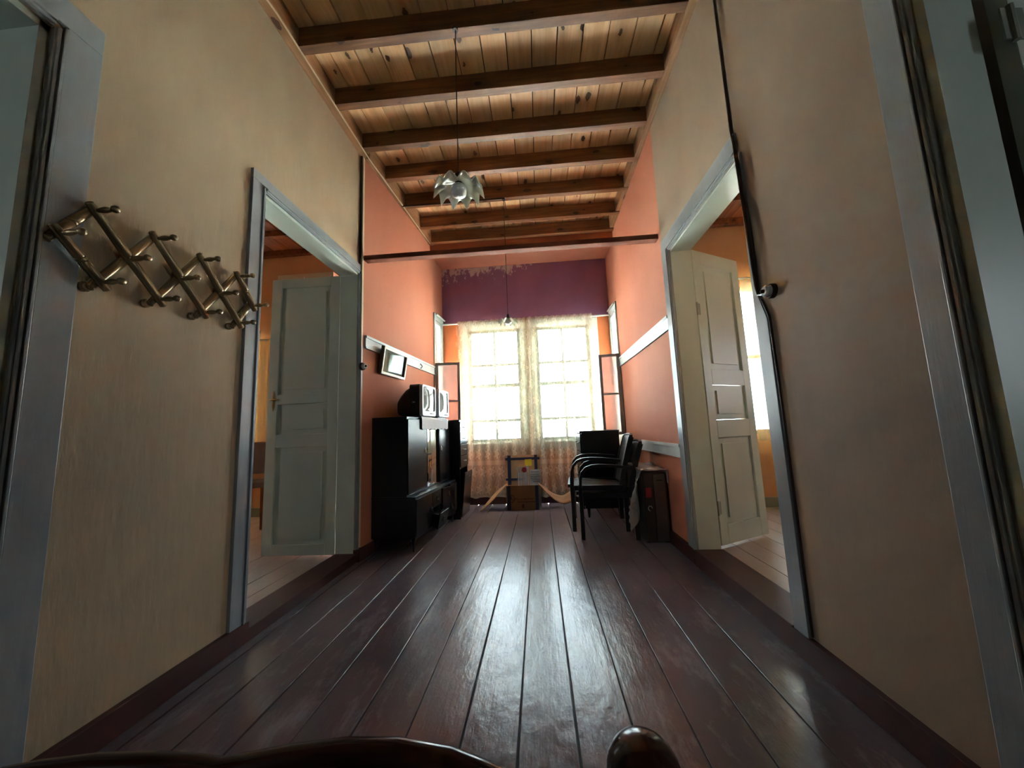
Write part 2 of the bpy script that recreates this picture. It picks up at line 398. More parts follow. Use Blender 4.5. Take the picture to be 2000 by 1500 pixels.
# bay side walls round the narrow side windows
def bay_side(sgn):
    m = MB()
    if sgn < 0: a, b, t = (-1.365, 4.71), (-1.335, YF+.15), -.12
    else: a, b, t = (1.08, 4.71), (1.055, YF+.15), .12
    def seg(f0, f1, z0, z1):
        p = [a[0]+(b[0]-a[0])*f0, a[1]+(b[1]-a[1])*f0]; q = [a[0]+(b[0]-a[0])*f1, a[1]+(b[1]-a[1])*f1]
        c = [(p[0], p[1]), (q[0], q[1]), (q[0]+t, q[1]), (p[0]+t, p[1])]
        m.hexa([(x, y, z0) for x, y in c], [(x, y, z1) for x, y in c])
    seg(0, .09, 0, 3.7); seg(.62, 1, 0, 3.7); seg(.09, .62, 0, .86); seg(.09, .62, 2.55, 3.7)
    return m
struct('wall_bay_left', bay_side(-1), 'orange', 'narrow orange return wall around the side window behind the televisions', 'wall')
struct('wall_bay_right', bay_side(1), 'orange', 'narrow orange return wall around the side window above the dresser', 'wall')
WL, WR = (-.97, -.22), (.0, .76)         # far window openings
ZW0, ZW1 = .83, 2.44
w = MB()
w.box(-1.36, WL[0], YF, YF+.15, 0, 2.57); w.box(WL[1], WR[0], YF, YF+.15, 0, 2.57); w.box(WR[1], 1.10, YF, YF+.15, 0, 2.57)
for a, b in (WL, WR): w.box(a, b, YF, YF+.15, 0, ZW0); w.box(a, b, YF, YF+.15, ZW1, 2.57)
struct('wall_far', w, 'orange_far', 'orange end wall below the curtain rod, holding the two tall windows', 'wall')
struct('wall_far_upper', B(-1.36, 1.10, YF, YF+.15, 2.57, 3.75), 'purple', 'plum coloured end wall with peeling white patches above the windows', 'wall')
# --- ceiling: planks (each a part), joists, wall plates, bay soffit
ceil = struct('ceiling', B(-1.7, 1.26, -2.75, 4.7, ZP+.03, ZP+.07), 'dark', 'boarded pine ceiling on exposed joists', 'ceiling')
pw = .178; x = -1.53
while x < 1.09:
    part('ceiling_plank', B(x+.004, min(x+pw, 1.12)-.004, -2.6, 4.62, ZP+random.uniform(-.002, .003), ZP+.028), 'plank', ceil)
    x += pw
jb = B(-1.60, 1.12, 0, .062, ZT, ZP+.004).mesh('ceiling_joist', 'beam', bevel=.003)
for i, y in enumerate((2.0, 2.435, 2.875, 3.285, 3.725, 4.165, 4.53, 1.56, 1.12, .68, .24, -.2, -.64, -1.08, -1.52, -1.96, -2.4)):
    o = link('ceiling_joist', jb, ceil); o.location = (0, y, -.006*max(0, i-2) if i < 7 else 0)
struct('trim_1', MB().hexa([(-1.53,-2.6,ZT-.004),(-1.462,-2.6,ZT-.004),(-1.462,3.0,ZT-.004),(-1.53,3.0,ZT-.004)], [(-1.53,-2.6,ZP),(-1.462,-2.6,ZP),(-1.462,3.0,ZP),(-1.53,3.0,ZP)]), 'trimwood', 'pine wall plate under the joists above the coat rack wall', 'trim')
struct('trim_2', MB().hexa([(-1.51,3.0,ZT-.01),(-1.45,3.0,ZT-.01),(-1.32,4.62,ZT-.02),(-1.38,4.62,ZT-.02)], [(-1.51,3.0,ZP),(-1.45,3.0,ZP),(-1.32,4.62,ZP),(-1.38,4.62,ZP)]), 'trimwood', 'pine wall plate under the joists above the sideboard wall', 'trim')
struct('trim_3', B(1.03, 1.085, -2.6, 4.62, ZT-.006, ZP), 'trimwood', 'pine wall plate under the joists above the wall of stacked chairs', 'trim')
struct('trim_4', B(-1.40, 1.10, 4.62, 4.68, 3.40, ZP+.02), 'orange', 'orange fascia board where the joists stop before the bay', 'trim')
struct('ceiling_bay', B(-1.50, 1.22, 4.66, 5.20, 3.40, 3.46), 'orange', 'low orange soffit over the window bay', 'ceiling')
struct('trim_5', B(-1.50, 1.085, 3.0, 3.075, 2.555, 2.598), 'tie', 'slim painted tie beam spanning the hall below the joists', 'trim', bevel=.004)
struct('trim_6', B(XL-.005, -1.497, 2.975, 3.005, .1, ZT), 'cream_strip', 'cream corner strip between beige and orange wall', 'trim', bevel=.003)
# --- hall floor: planks
fl = struct('floor', B(-1.60, 1.16, -2.75, 5.2, -.08, -.03), 'dark', 'worn glossy maroon floorboards running to the windows', 'floor')
edges = [-1.545]+[-1.44+.1895*k for k in range(13)]+[1.075]
def wavy_plank(x0, x1, y0, y1, z, n=16, amp=.0018, th=.03):
    m = MB(); vs = []; fs = []
    for i in range(n+1):
        y = y0+(y1-y0)*i/n
        a = x0+.0028+random.uniform(-amp, amp); b = x1-.0028+random.uniform(-amp, amp)
        vs += [(a, y, z-th), (a, y, z-.0012), (a+.0016, y, z), (b-.0016, y, z), (b, y, z-.0012), (b, y, z-th)]
    for i in range(n):
        for j in range(5): fs.append((i*6+j, (i+1)*6+j, (i+1)*6+j+1, i*6+j+1))
    fs += [tuple(range(6)), tuple(range(n*6+5, n*6-1, -1))]
    return m.add(vs, fs)
for a, b in zip(edges[:-1], edges[1:]):
    cut = random.choice((None, None, random.uniform(2.2, 4.4)))
    z = random.uniform(-.0015, .0008)
    part('floor_plank', wavy_plank(a, b, -2.6, cut or YF+.02, z), 'floor', fl)
    if cut: part('floor_plank', wavy_plank(a, b, cut+.003, YF+.02, z-.001, 8), 'floor', fl)
# --- skirting boards
def base_seg(m, y0, y1, x0, x1, z): m.box(x0, x1, y0, y1, 0, z)
m = MB(); base_seg(m, 1.0, 1.86, XL-.01, XL+.026, .096); base_seg(m, -2.6, -.1, XL-.01, XL+.026, .096)
struct('baseboard_left', m, 'maroon', 'maroon skirting board under the coat rack', 'baseboard', bevel=.002)
m = MB(); base_seg(m, 1.0, 1.80, XR-.026, XR+.01, .1); base_seg(m, -2.6, -.1, XR-.026, XR+.01, .1)
struct('baseboard_right', m, 'maroon', 'maroon skirting board on the beige wall facing the coat rack', 'baseboard', bevel=.002)
struct('baseboard_orange_left', MB().hexa([(-1.53,2.95,0),(-1.475,2.95,0),(-1.34,4.71,0),(-1.37,4.71,0)], [(-1.53,2.95,.09),(-1.475,2.95,.09),(-1.34,4.71,.09),(-1.37,4.71,.09)]), 'maroon', 'maroon skirting behind the sideboard', 'baseboard')
struct('baseboard_orange_right', B(XR-.026, XR+.01, 2.79, 5.1, 0, .1), 'maroon', 'maroon skirting behind the chairs and the wrapped case', 'baseboard')
struct('baseboard_far', B(-1.34, 1.06, YF-.025, YF+.01, 0, .14), 'maroon', 'maroon skirting under the windows behind the lace', 'baseboard')
# --- dado rails
def raised_rail(m, p0, p1, z0, z1, t):
    """p0,p1 wall points; t offset into the room"""
    d = Vector((p1[0]-p0[0], p1[1]-p0[1], 0)).normalized(); nrm = Vector((-d.y, d.x, 0))*t
    for a, b, k in ((z0, z1-.022, 1.0), (z1-.022, z1, 1.7), (z0, z0+.012, 1.3)):
        c = [Vector((p0[0], p0[1], 0)), Vector((p1[0], p1[1], 0)), Vector((p1[0], p1[1], 0))+nrm*k, Vector((p0[0], p0[1], 0))+nrm*k]
        m.hexa([(v.x, v.y, a) for v in c], [(v.x, v.y, b) for v in c])
m = MB(); raised_rail(m, (-1.497, 3.03), (-1.367, 4.70), 1.755, 1.87, -.014)
struct('trim_7', m, 'rail', 'pale dado rail on the orange wall behind the small picture', 'trim')
m = MB(); raised_rail(m, (1.08, 2.92), (1.08, 4.69), 1.745, 1.86, .014)
struct('trim_8', m, 'rail', 'upper of two pale dado rails on the orange wall by the chairs', 'trim')
m = MB(); raised_rail(m, (1.08, 2.92), (1.08, 4.69), .735, .838, .014)
struct('trim_9', m, 'rail', 'lower of two pale dado rails, just above the wrapped case', 'trim')

# ================================================================== DOORWAYS
def leaf(parent, w, h, th=.04, handle=None, hinges=(), split=((.035, .37), (.415, .525), (.56, .965)), stile=.085, mt='mint'):
    """door leaf in local coords: hinge edge at x=0, runs to x=w, thickness along y 0..th, z 0..h"""
    m = MB(); m.box(0, stile, 0, th, 0, h); m.box(w-stile, w, 0, th, 0, h)
    zs = [0]+[v*h for a, b in split for v in (a, b)]+[h]
    for i in range(0, len(zs), 2): m.box(stile, w-stile, 0, th, zs[i], zs[i+1])
    lf = part('leaf', m, mt, parent, bevel=.003)
    for a, b in split:
        z0, z1 = a*h, b*h; p = MB(); p.box(stile+.0015, w-stile-.0015, .016, th-.016, z0+.0015, z1-.0015)
        g = .045
        for y0, y1 in ((.006, .016), (th-.016, th-.006)):
            p.box(stile+g, w-stile-g, y0, y1, z0+g, z1-g)
        part('panel', p, mt, lf)
    for z in hinges:
        q = MB(); q.tube([(-.006, -.004, z-.05), (-.006, -.004, z+.05)], .008, 8); q.box(-.03, .03, -.003, .001, z-.045, z+.045)
        part('hinge', q, 'steel', lf)
    if handle:
        z, side = handle; y = -.002 if side < 0 else th+.002
        q = MB(); s = -1 if side < 0 else 1
        q.prism([(w-.055, z-.085), (w-.047, z-.04), (w-.05, z), (w-.047, z+.04), (w-.055, z+.085), (w-.063, z+.04), (w-.06, z), (w-.063, z-.04)], 'y', y, y+.004*s)
        q.tube([(w-.055, y, z+.01), (w-.055, y+.035*s, z+.01), (w-.065, y+.042*s, z+.01), (w-.13, y+.042*s, z+.008)], [.007, .007, .007, .005], 8)
        part('handle', q, 'brass', lf, smooth=True, label='brass lever handle')
    return lf
def casing_v(face, sgn, y_in, y_out, z0, z1, mt='casing'):
    """vertical casing on wall face x=face, room side sgn (+1 = towards +x); stepped beads at the inner edge"""
    m = MB(); d = 1 if y_out > y_in else -1; t = sgn
    m.box(face, face+.018*t, y_in+.030*d, y_out, z0, z1+.030)
    m.box(face, face+.025*t, y_in+.018*d, y_in+.027*d, z0, z1+.018)
    m.box(face, face+.020*t, y_in+.006*d, y_in+.015*d, z0, z1+.006)
    m.box(face, face+.014*t, y_in, y_in+.030*d, z0, z1)
    return m
def casing_h(face, sgn, y0, y1, z_in, z_out, yi0, yi1):
    m = MB(); t = sgn
    m.box(face, face+.018*t, y0, y1, z_in+.030, z_out)
    m.box(face, face+.025*t, yi0, yi1, z_in+.018, z_in+.027)
    m.box(face, face+.020*t, yi0, yi1, z_in+.006, z_in+.015)
    m.box(face, face+.014*t, yi0, yi1, z_in, z_in+.030)
    return m
# door_1: near doorway on the coat rack side
d = empty('door_1', (0, 0, 0), kind='structure', label='grey cased doorway left of the coat rack, nearest the camera', cat='door')
part('casing', casing_v(XL, 1, .925, 1.052, 0, 2.36), 'casing', d, bevel=.002)
part('casing', casing_v(XL, 1, -.15, -.275, 0, 2.36), 'casing', d, bevel=.002)
part('head_casing', casing_h(XL, 1, -.275, 1.052, 2.36, 2.485, -.15, .925), 'casing', d, bevel=.002)
part('jamb', B(XL-TW-.01, XL-.004, .90, .93, 0, 2.36), 'mint', d)
part('jamb', B(XL-TW-.01, XL-.004, -.155, -.125, 0, 2.36), 'mint', d)
part('head_jamb', B(XL-TW-.01, XL-.004, -.15, .93, 2.335, 2.365), 'mint', d)
part('threshold', B(XL-TW-.02, XL+.026, -.15, .93, 0, .06), 'maroon', d, bevel=.003)
lf = leaf(d, .52, 2.27, hinges=(.3, 1.9)); lf.location = (XL-TW-.04, .93, .05); lf.rotation_euler = (0, 0, PI-.16)
# door_2: doorway with the open leaf beside the sideboard
d = empty('door_2', (0, 0, 0), kind='structure', label='doorway between coat rack and sideboard with a three-panel leaf standing open', cat='door')
part('casing', casing_v(XL, 1, 1.85, 1.748, .085, 2.41), 'casing', d, bevel=.002)
part('casing', casing_v(XL, 1, 2.955, 2.985, .055, 2.41), 'casing', d, bevel=.002)
part('head_casing', casing_h(XL, 1, 1.748, 2.985, 2.41, 2.495, 1.85, 2.955), 'casing', d, bevel=.002)
part('jamb', B(XL-TW-.005, XL-.004, 1.83, 1.853, .05, 2.41), 'mint', d)
part('jamb', B(XL-TW-.005, XL-.004, 2.953, 2.98, .05, 2.41), 'mint', d)
part('head_jamb', B(XL-TW-.005, XL-.004, 1.85, 2.955, 2.395, 2.42), 'mint', d)
part('threshold', B(XL-TW-.01, XL+.026, 1.85, 2.96, -.02, .062), 'maroon', d, bevel=.004)
lf = leaf(d, .62, 2.345, handle=(1.26, 1), hinges=(.28, 2.05)); lf.location = (XL-TW-.012, 2.995, .055); lf.rotation_euler = (0, 0, PI+.01)
# door_3: doorway with the open leaf beside the wrapped case
d = empty('door_3', (0, 0, 0), kind='structure', label='doorway beside the wrapped case with a tall panelled leaf ajar', cat='door')
m = MB().prism([(1.787, .09), (1.700, .09), (1.703, 1.46), (1.757, 1.60), (1.765, 2.345), (1.787, 2.345)], 'x', XR, XR-.018)
part('casing', m, 'casing', d, bevel=.002)
part('casing', casing_v(XR, -1, 2.79, 2.92, .1, 2.345), 'casing', d, bevel=.002)
part('head_casing', casing_h(XR, -1, 1.79, 2.92, 2.345, 2.47, 1.79, 2.79), 'casing', d, bevel=.002)
part('jamb', B(XR+.004, XR+TW+.005, 1.765, 1.79, .09, 2.345), 'mint', d)
part('jamb', B(XR+.004, XR+TW+.005, 2.788, 2.815, .09, 2.345), 'mint', d)
part('head_jamb', B(XR+.004, XR+TW+.005, 1.787, 2.79, 2.33, 2.355), 'mint', d)
part('threshold', B(XR-.026, XR+TW+.02, 1.787, 2.79, -.02, .108), 'maroon', d, bevel=.005)
lf = leaf(d, .56, 2.235, hinges=(.26, 1.75), split=((.06, .34), (.40, .52), (.575, .95))); lf.location = (XR+TW+.03, 2.825, .118); lf.rotation_euler = (0, 0, .52)
# door_4: near doorway on the other side
d = empty('door_4', (0, 0, 0), kind='structure', label='grey cased doorway at the edge of the beige wall facing the coat rack', cat='door')
part('casing', casing_v(XR, -1, .955, 1.062, 0, 2.36), 'casing', d, bevel=.002)
part('casing', casing_v(XR, -1, -.15, -.275, 0, 2.36), 'casing', d, bevel=.002)
part('head_casing', casing_h(XR, -1, -.275, 1.062, 2.36, 2.485, -.15, .955), 'casing', d, bevel=.002)
part('jamb', B(XR+.004, XR+TW-.03, .93, .957, 0, 2.36), 'mint', d)
part('jamb', B(XR+.004, XR+TW+.005, -.155, -.125, 0, 2.36), 'mint', d)
part('head_jamb', B(XR+.004, XR+TW+.005, -.15, .957, 2.335, 2.365), 'mint', d)
part('threshold', B(XR-.026, XR+TW+.02, -.15, .957, 0, .06), 'maroon', d, bevel=.003)
lf = leaf(d, .56, 2.27, hinges=(.3, 1.9)); lf.location = (XR+TW+.015, .90, .07); lf.rotation_euler = (0, 0, .10)

# ================================================================== SIDE ROOMS (seen through the doorways)
def room(side, x_in, x_out, y0, y1, zf, zc, wallm, win_far, win_out, tagname):
    """box room beyond a hall wall. win_far=(x0,x1,z0,z1) opening in the y1 wall, win_out=(y0,y1,z0,z1) opening in the x_out wall"""
    s = -1 if x_out < x_in else 1; xa, xb = min(x_in, x_out), max(x_in, x_out)
    f = struct('floor_room_'+tagname, B(xa, xb, y0, y1, zf-.07, zf-.02), 'dark', 'grey worn floorboards of the '+side, 'floor')
    n = int((xb-xa)/.165)
    if tagname in ('left', 'right'):
        k0 = 0
        for k in range(n+1):
            a = x_in+s*.165*k; b = x_in+s*min(.165*(k+1), abs(x_out-x_in))
            if abs(b-a) < .02: continue
            part('floor_plank', B(min(a, b)+.002, max(a, b)-.002, y0, y1, zf-.025, zf+random.uniform(-.002, .0)), 'roomfloor', f, bevel=.001)
    else:
        part('floor_boarding', B(xa, xb, y0, y1, zf-.025, zf), 'roomfloor', f)
    w = MB(); a, b, z0, z1 = win_far
    w.box(xa, a, y1, y1+.15, zf-.07, zc+.1); w.box(b, xb, y1, y1+.15, zf-.07, zc+.1); w.box(a, b, y1, y1+.15, zf-.07, z0); w.box(a, b, y1, y1+.15, z1, zc+.1)
    struct('wall_far_room_'+tagname, w, wallm, 'painted window wall of the '+side, 'wall')
    w = MB(); a, b, z0, z1 = win_out; t = .15*s
    for p in ((y0, a, zf-.07, zc+.1), (b, y1, zf-.07, zc+.1), (a, b, zf-.07, z0), (a, b, z1, zc+.1)): w.box(x_out, x_out+t, *p)
    struct('wall_outer_room_'+tagname, w, wallm, 'painted outer wall of the '+side, 'wall')
    struct('wall_near_room_'+tagname, B(xa, xb, y0-.12, y0, zf-.07, zc+.1), wallm, 'painted inner wall of the '+side, 'wall')
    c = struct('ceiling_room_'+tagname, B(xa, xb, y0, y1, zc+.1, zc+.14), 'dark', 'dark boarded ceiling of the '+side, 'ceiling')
    if tagname in ('left', 'right'):
        k = 0; x = xa
        while x < xb-.02:
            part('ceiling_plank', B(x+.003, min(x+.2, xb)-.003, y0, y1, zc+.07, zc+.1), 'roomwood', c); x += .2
        y = y1-.10
        while y > y0:
            part('ceiling_joist', B(xa, xb, y-.06, y, zc-.0, zc+.075), 'roomwood', c); y -= .45
    else:
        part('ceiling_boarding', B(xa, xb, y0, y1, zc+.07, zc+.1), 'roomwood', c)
room('room behind the sideboard side door', XL-TW, -4.6, 1.35, 4.5, .035, 3.40, 'tan', (-4.40, -3.66, .75, 2.45), (1.85, 2.03, 1.1, 2.1), 'left')
room('room behind the wrapped case', XR+TW, 3.9, 1.42, 4.15, .092, 3.18, 'tan', (1.72, 2.75, .85, 2.50), (2.7, 2.85, 1.2, 2.1), 'right')
room('room beyond the doorway left of the coat rack', XL-TW, -3.6, -1.6, 1.2, .03, 3.4, 'roomwhite', (-2.9, -2.3, .9, .91), (-1.35, -.95, 1.1, 2.0), 'near_left')
room('room beyond the doorway facing the coat rack', XR+TW, 3.3, -1.6, 1.2, .03, 3.4, 'roomwhite', (2.0, 2.6, .9, .91), (-1.35, -.95, 1.1, 2.0), 'near_right')

# ================================================================== WINDOWS
def casement(n, x0, x1, z0, z1, y, label, rows, cols=2, fr=.045, mt='winbar', deep=.08):
    """window in a wall facing -y"""
    o = empty('window_%d' % n, (0, 0, 0), kind='structure', label=label, cat='window')
    m = MB(); m.box(x0, x0+fr, y+.02, y+.02+deep, z0, z1); m.box(x1-fr, x1, y+.02, y+.02+deep, z0, z1)
    m.box(x0, x1, y+.02, y+.02+deep, z1-fr, z1); m.box(x0, x1, y+.02, y+.02+deep, z0, z0+fr)
    part('window_frame', m, mt, o, bevel=.003)
    ix0, ix1 = x0+fr, x1-fr; zz = [z1-fr]+[a for a in rows]+[z0+fr]
    for z in rows:
        t = .026 if abs(z-rows[len(rows)//2]) < 1e-6 and len(rows) == 3 else .019
        part('glazing_bar', B(ix0, ix1, y+.035, y+.075, z-t, z+t), mt, o, bevel=.002)
    bw = (ix1-ix0)/cols
    for c in range(1, cols): part('glazing_bar', B(ix0+bw*c-.016, ix0+bw*c+.016, y+.036, y+.074, z0+fr, z1-fr), mt, o, bevel=.002)
    for r in range(len(zz)-1):
        for c in range(cols):
            part('pane', B(ix0+bw*c, ix0+bw*(c+1), y+.052, y+.056, zz[r+1], zz[r]), 'glass', o)
    return o
rows = (1.925, 1.625, 1.13)
o = casement(1, WL[0], WL[1], ZW0, ZW1, YF, 'tall eight-pane window behind the lace, nearer the sideboard', rows)
m = MB(); m.box(WL[0]-.085, WL[0], YF-.018, YF, ZW0, ZW1); m.box(WL[0]-.085, -.115, YF-.018, YF, ZW1, 2.53); m.box(WL[0]-.085, -.115, YF-.02, YF, .72, ZW0); m.box(WL[1], -.115, YF-.018, YF, ZW0, ZW1)
part('casing', m, 'rail', o, bevel=.002)
part('sill', B(WL[0]-.09, -.12, YF-.05, YF+.02, ZW0-.022, ZW0+.004), 'rail', o, bevel=.003)
o = casement(2, WR[0], WR[1], ZW0, ZW1, YF, 'tall eight-pane window behind the lace, nearer the dark dresser', rows)
m = MB(); m.box(WR[1], WR[1]+.125, YF-.018, YF, ZW0, ZW1); m.box(-.105, WR[1]+.125, YF-.018, YF, ZW1, 2.53); m.box(-.105, WR[1]+.125, YF-.02, YF, .72, ZW0); m.box(-.105, WR[0], YF-.018, YF, ZW0, ZW1)
part('casing', m, 'rail', o, bevel=.002)
part('sill', B(-.10, WR[1]+.13, YF-.05, YF+.02, ZW0-.022, ZW0+.004), 'rail', o, bevel=.003)
for x0, x1, px in (WL+(0,), WR+(1,)):
    portal(((x0+x1)/2, YF+.16, (ZW0+ZW1)/2), (-PI/2, 0, 0), x1-x0, ZW1-ZW0)
# guard rail outside
o = empty('guard_rail', (0, YF+.45, 0), label='grey iron guard rail outside the tall windows', cat='railing')
for z in (.99, .60): part('bar', MB().tube([(-1.3, 0, z), (1.3, 0, z)], .011, 8), 'outside', o)
for xx in (-1.28, -.1, 1.28): part('post', MB().tube([(xx, 0, -.1), (xx, 0, .99)], .012, 8), 'outside', o)
# bay side windows: fixed upper light, open lower sash
def side_window(n, sgn, label):
    o = empty('window_%d' % n, (0, 0, 0), kind='structure', label=label, cat='window')
    if sgn < 0: a, b, t, rt = Vector((-1.365, 4.71)), Vector((-1.335, 5.25)), -.12, 1
    else: a, b, t, rt = Vector((1.08, 4.71)), Vector((1.055, 5.25)), .12, -1
    def P(fr): return a+(b-a)*fr
    def slab(m, f0, f1, z0, z1, d0, d1):
        p, q = P(f0), P(f1); c = [(p.x+d0, p.y), (q.x+d0, q.y), (q.x+d1, q.y), (p.x+d1, p.y)]
        m.hexa([(x, y, z0) for x, y in c], [(x, y, z1) for x, y in c])
    m = MB()
    slab(m, .0, .09, .74, 2.62, 0, .016*rt); slab(m, .60, .70, .74, 2.62, 0, .016*rt); slab(m, .0, .70, 2.53, 2.62, 0, .018*rt); slab(m, .0, .70, .74, .86, 0, .018*rt)
    part('casing', m, 'rail', o, bevel=.002)
    m = MB(); e = t
    slab(m, .09, .13, .86, 2.53, -.0, e); slab(m, .57, .61, .86, 2.53, -.0, e); slab(m, .09, .61, 2.49, 2.55, 0, e); slab(m, .09, .61, .84, .88, 0, e); slab(m, .1, .6, 1.93, 1.985, t*.2, t*.6)
    part('window_frame', m, 'rail', o, bevel=.002)
    m = MB(); slab(m, .13, .57, 1.98, 2.50, t*.4, t*.43); part('pane', m, 'glass', o)
    # open sash, hinged on the near post, swung into the hall
    w = .325 if sgn < 0 else .255; m = MB(); z0, z1 = .885, 1.915; zm = 1.40; th = .03; r = .034
    m.box(0, r, 0, th, z0, z1); m.box(w-r, w, 0, th, z0, z1)
    for z in (z0, z1-r, zm-.012): m.box(r, w-r, 0, th, z, z+(r if z != zm-.012 else .024))
    s = part('sash', m, 'casing' , o, bevel=.002)
    part('pane', B(r, w-r, .013, .017, zm+.012, z1-r), 'sashglass', s); part('pane', B(r, w-r, .013, .017, z0+r, zm-.012), 'sashglass', s)
    if sgn < 0: s.location = (-1.342, 4.70, 0); s.rotation_euler = (0, 0, .06)
    else: s.location = (1.062, 4.715, 0); s.rotation_euler = (0, 0, PI-.10)
    mid = P(.35); portal((mid.x+t*1.1, mid.y, 1.7), (0, PI/2 if sgn < 0 else -PI/2, 0), 1.68, .28)
    return o
side_window(3, -1, 'narrow bay window behind the televisions with its lower sash swung inward')
side_window(4, 1, 'narrow bay window above the dark dresser with its lower sash swung inward')
# room windows
casement(5, -4.40, -3.66, .75, 2.45, 4.5, 'window of the room behind the sideboard side door', (1.6,))
casement(6, 1.72, 2.75, .85, 2.50, 4.15, 'window of the room behind the wrapped case', (1.7,))
portal((-4.03, 4.66, 1.6), (-PI/2, 0, 0), .74, 1.7); portal((2.235, 4.31, 1.67), (-PI/2, 0, 0), 1.03, 1.65)
portal((-4.76, 1.94, 1.6), (0, -PI/2, 0), 1.0, .18); portal((4.06, 2.775, 1.65), (0, PI/2, 0), .9, .15)
portal((-3.76, -1.15, 1.55), (0, -PI/2, 0), .9, .4); portal((3.46, -1.15, 1.55), (0, PI/2, 0), .9, .4)

# ================================================================== CURTAINS AND RODS
def rod(name, p, q, r, mt, label, cat='curtain rod', ends=True):
    o = empty(name, ((p[0]+q[0])/2, (p[1]+q[1])/2, (p[2]+q[2])/2), label=label, cat=cat)
    c = Vector(o.location); part('rod', MB().tube([Vector(p)-c, Vector(q)-c], r, 10), mt, o, smooth=True)
    if ends:
        for e in (p, q): part('bracket', MB().box(*[v for k in range(3) for v in (e[k]-c[k]-.012, e[k]-c[k]+.012)]), mt, o)
    return o
rod('curtain_rod', (-1.325, 5.035, 2.535), (1.045, 5.035, 2.535), .013, 'rail', 'pale curtain rod across the end wall carrying the lace')
rod('curtain_rod', (-1.325, 4.73, 2.60), (-1.30, 5.07, 2.60), .011, 'rail', 'short pale rod beside the window behind the televisions', ends=False)
rod('curtain_rod', (1.05, 4.73, 2.60), (1.03, 5.07, 2.60), .011, 'rail', 'short pale rod beside the window above the dresser', ends=False)
def curtain(name, x0, x1, y, ztop, zbot, seed, label, gather=None, mat='lace', amp=.012, folds=9, scallop=.02, group=None, cat='curtain'):
    rnd = random.Random(seed); ph = [rnd.uniform(0, 6.28) for _ in range(4)]; w = x1-x0
    def fn(u, v):
        x = x0+w*u
        g = gather(u) if gather else 0
        a = amp*(.45+.55*v)+g*.028
        z = ztop+(zbot-ztop)*v
        yy = y+a*(math.sin(folds*2*PI*u+ph[0]+.6*math.sin(3*v+ph[1]))*.6+.4*math.sin(folds*.43*2*PI*u+ph[2]+v))
        if v > .985: z += scallop*abs(math.sin(PI*u*w/.21))
        if v < .03: z += .006*math.sin(80*u*w)
        return (x, yy, z)
    m = MB().sheet(fn, 150, 40, lambda u, v: (u*w*1.25+seed*.07, (ztop-zbot)*(1-v)))
    o = part(name, m, mat, None, smooth=True, label=label, cat=cat, group=group)
    return o
curtain('lace_curtain', -1.10, -.02, 5.01, 2.56, .09, 1, 'cream lace curtain over the window nearer the sideboard', lambda u: max(0, (u-.80)*4))
curtain('lace_curtain', -.16, .80, 5.0, 2.565, .085, 2, 'cream lace curtain over the window nearer the dark dresser', lambda u: max(0, (.2-u)*4))
curtain('room_curtain', -3.86, -3.30, 4.42, 2.292, .62, 3, 'cream curtain glimpsed beyond the open leaf by the sideboard', None, 'roomcurtain', .03, 5, .0)
curtain('room_curtain', 2.30, 2.78, 4.06, 2.572, .78, 4, 'cream curtain glimpsed beyond the leaf by the wrapped case', None, 'roomcurtain', .03, 4, .0)
rod('curtain_rod', (-4.45, 4.42, 2.285), (-3.25, 4.42, 2.285), .012, 'rail', 'curtain rod in the room behind the sideboard side door')
rod('curtain_rod', (1.66, 4.06, 2.565), (2.85, 4.06, 2.565), .012, 'rail', 'curtain rod in the room behind the wrapped case')

# ================================================================== SIDEBOARD (left) - local x: 0 front .. -0.40 back, y: 0 near .. 1.07 far
SBL = 1.07
sb = empty('sideboard', (-1.085, 3.13, 0), -.0935, label='black two-tier sideboard with glass display doors on turned legs', cat='sideboard')
m = MB(); t = .018
m.box(-.40, 0, 0, t, .11, .455); m.box(-.40, 0, SBL-t, SBL, .11, .455); m.box(-.40, 0, t, SBL-t, .11, .13); m.box(-.40, -.385, t, SBL-t, .13, .44)
m.box(-.40, .006, -.004, SBL+.004, .438, .458); m.box(-.36, -.012, .36, .372, .13, .44); m.box(-.36, -.012, .60, .612, .13, .44); m.box(-.36, -.012, .84, .852, .13, .44)
part('lower_body', m, 'blackwood', sb, bevel=.002)
m = MB()
m.box(-.40, -.075, 0, t, .458, 1.145); m.box(-.40, -.075, SBL-t, SBL, .458, 1.145); m.box(-.40, -.07, -.003, SBL+.003, 1.127, 1.147); m.box(-.40, -.387, t, SBL-t, .458, 1.127); m.box(-.40, -.075, t, SBL-t, .458, .474)
m.box(-.385, -.10, .40, .412, .474, 1.127); m.box(-.385, -.10, .76, .772, .474, 1.127)
part('upper_body', m, 'blackwood', sb, bevel=.002)
part('shelf', B(-.385, -.11, .412, .76, .775, .787), 'blackwood', sb)
def knob(p, parent, plate=True):
    q = MB()
    if plate: q.box(p[0], p[0]+.003, p[1]-.009, p[1]+.009, p[2]-.022, p[2]+.022)
    q.tube([(p[0], p[1], p[2]), (p[0]+.014, p[1], p[2])], [.004, .005], 8)
    q.tube([(p[0]+.014, p[1]-.004, p[2]), (p[0]+.016, p[1]-.001, p[2]-.03)], [.005, .004], 8)
    part('pull', q, 'handle', parent, smooth=True)
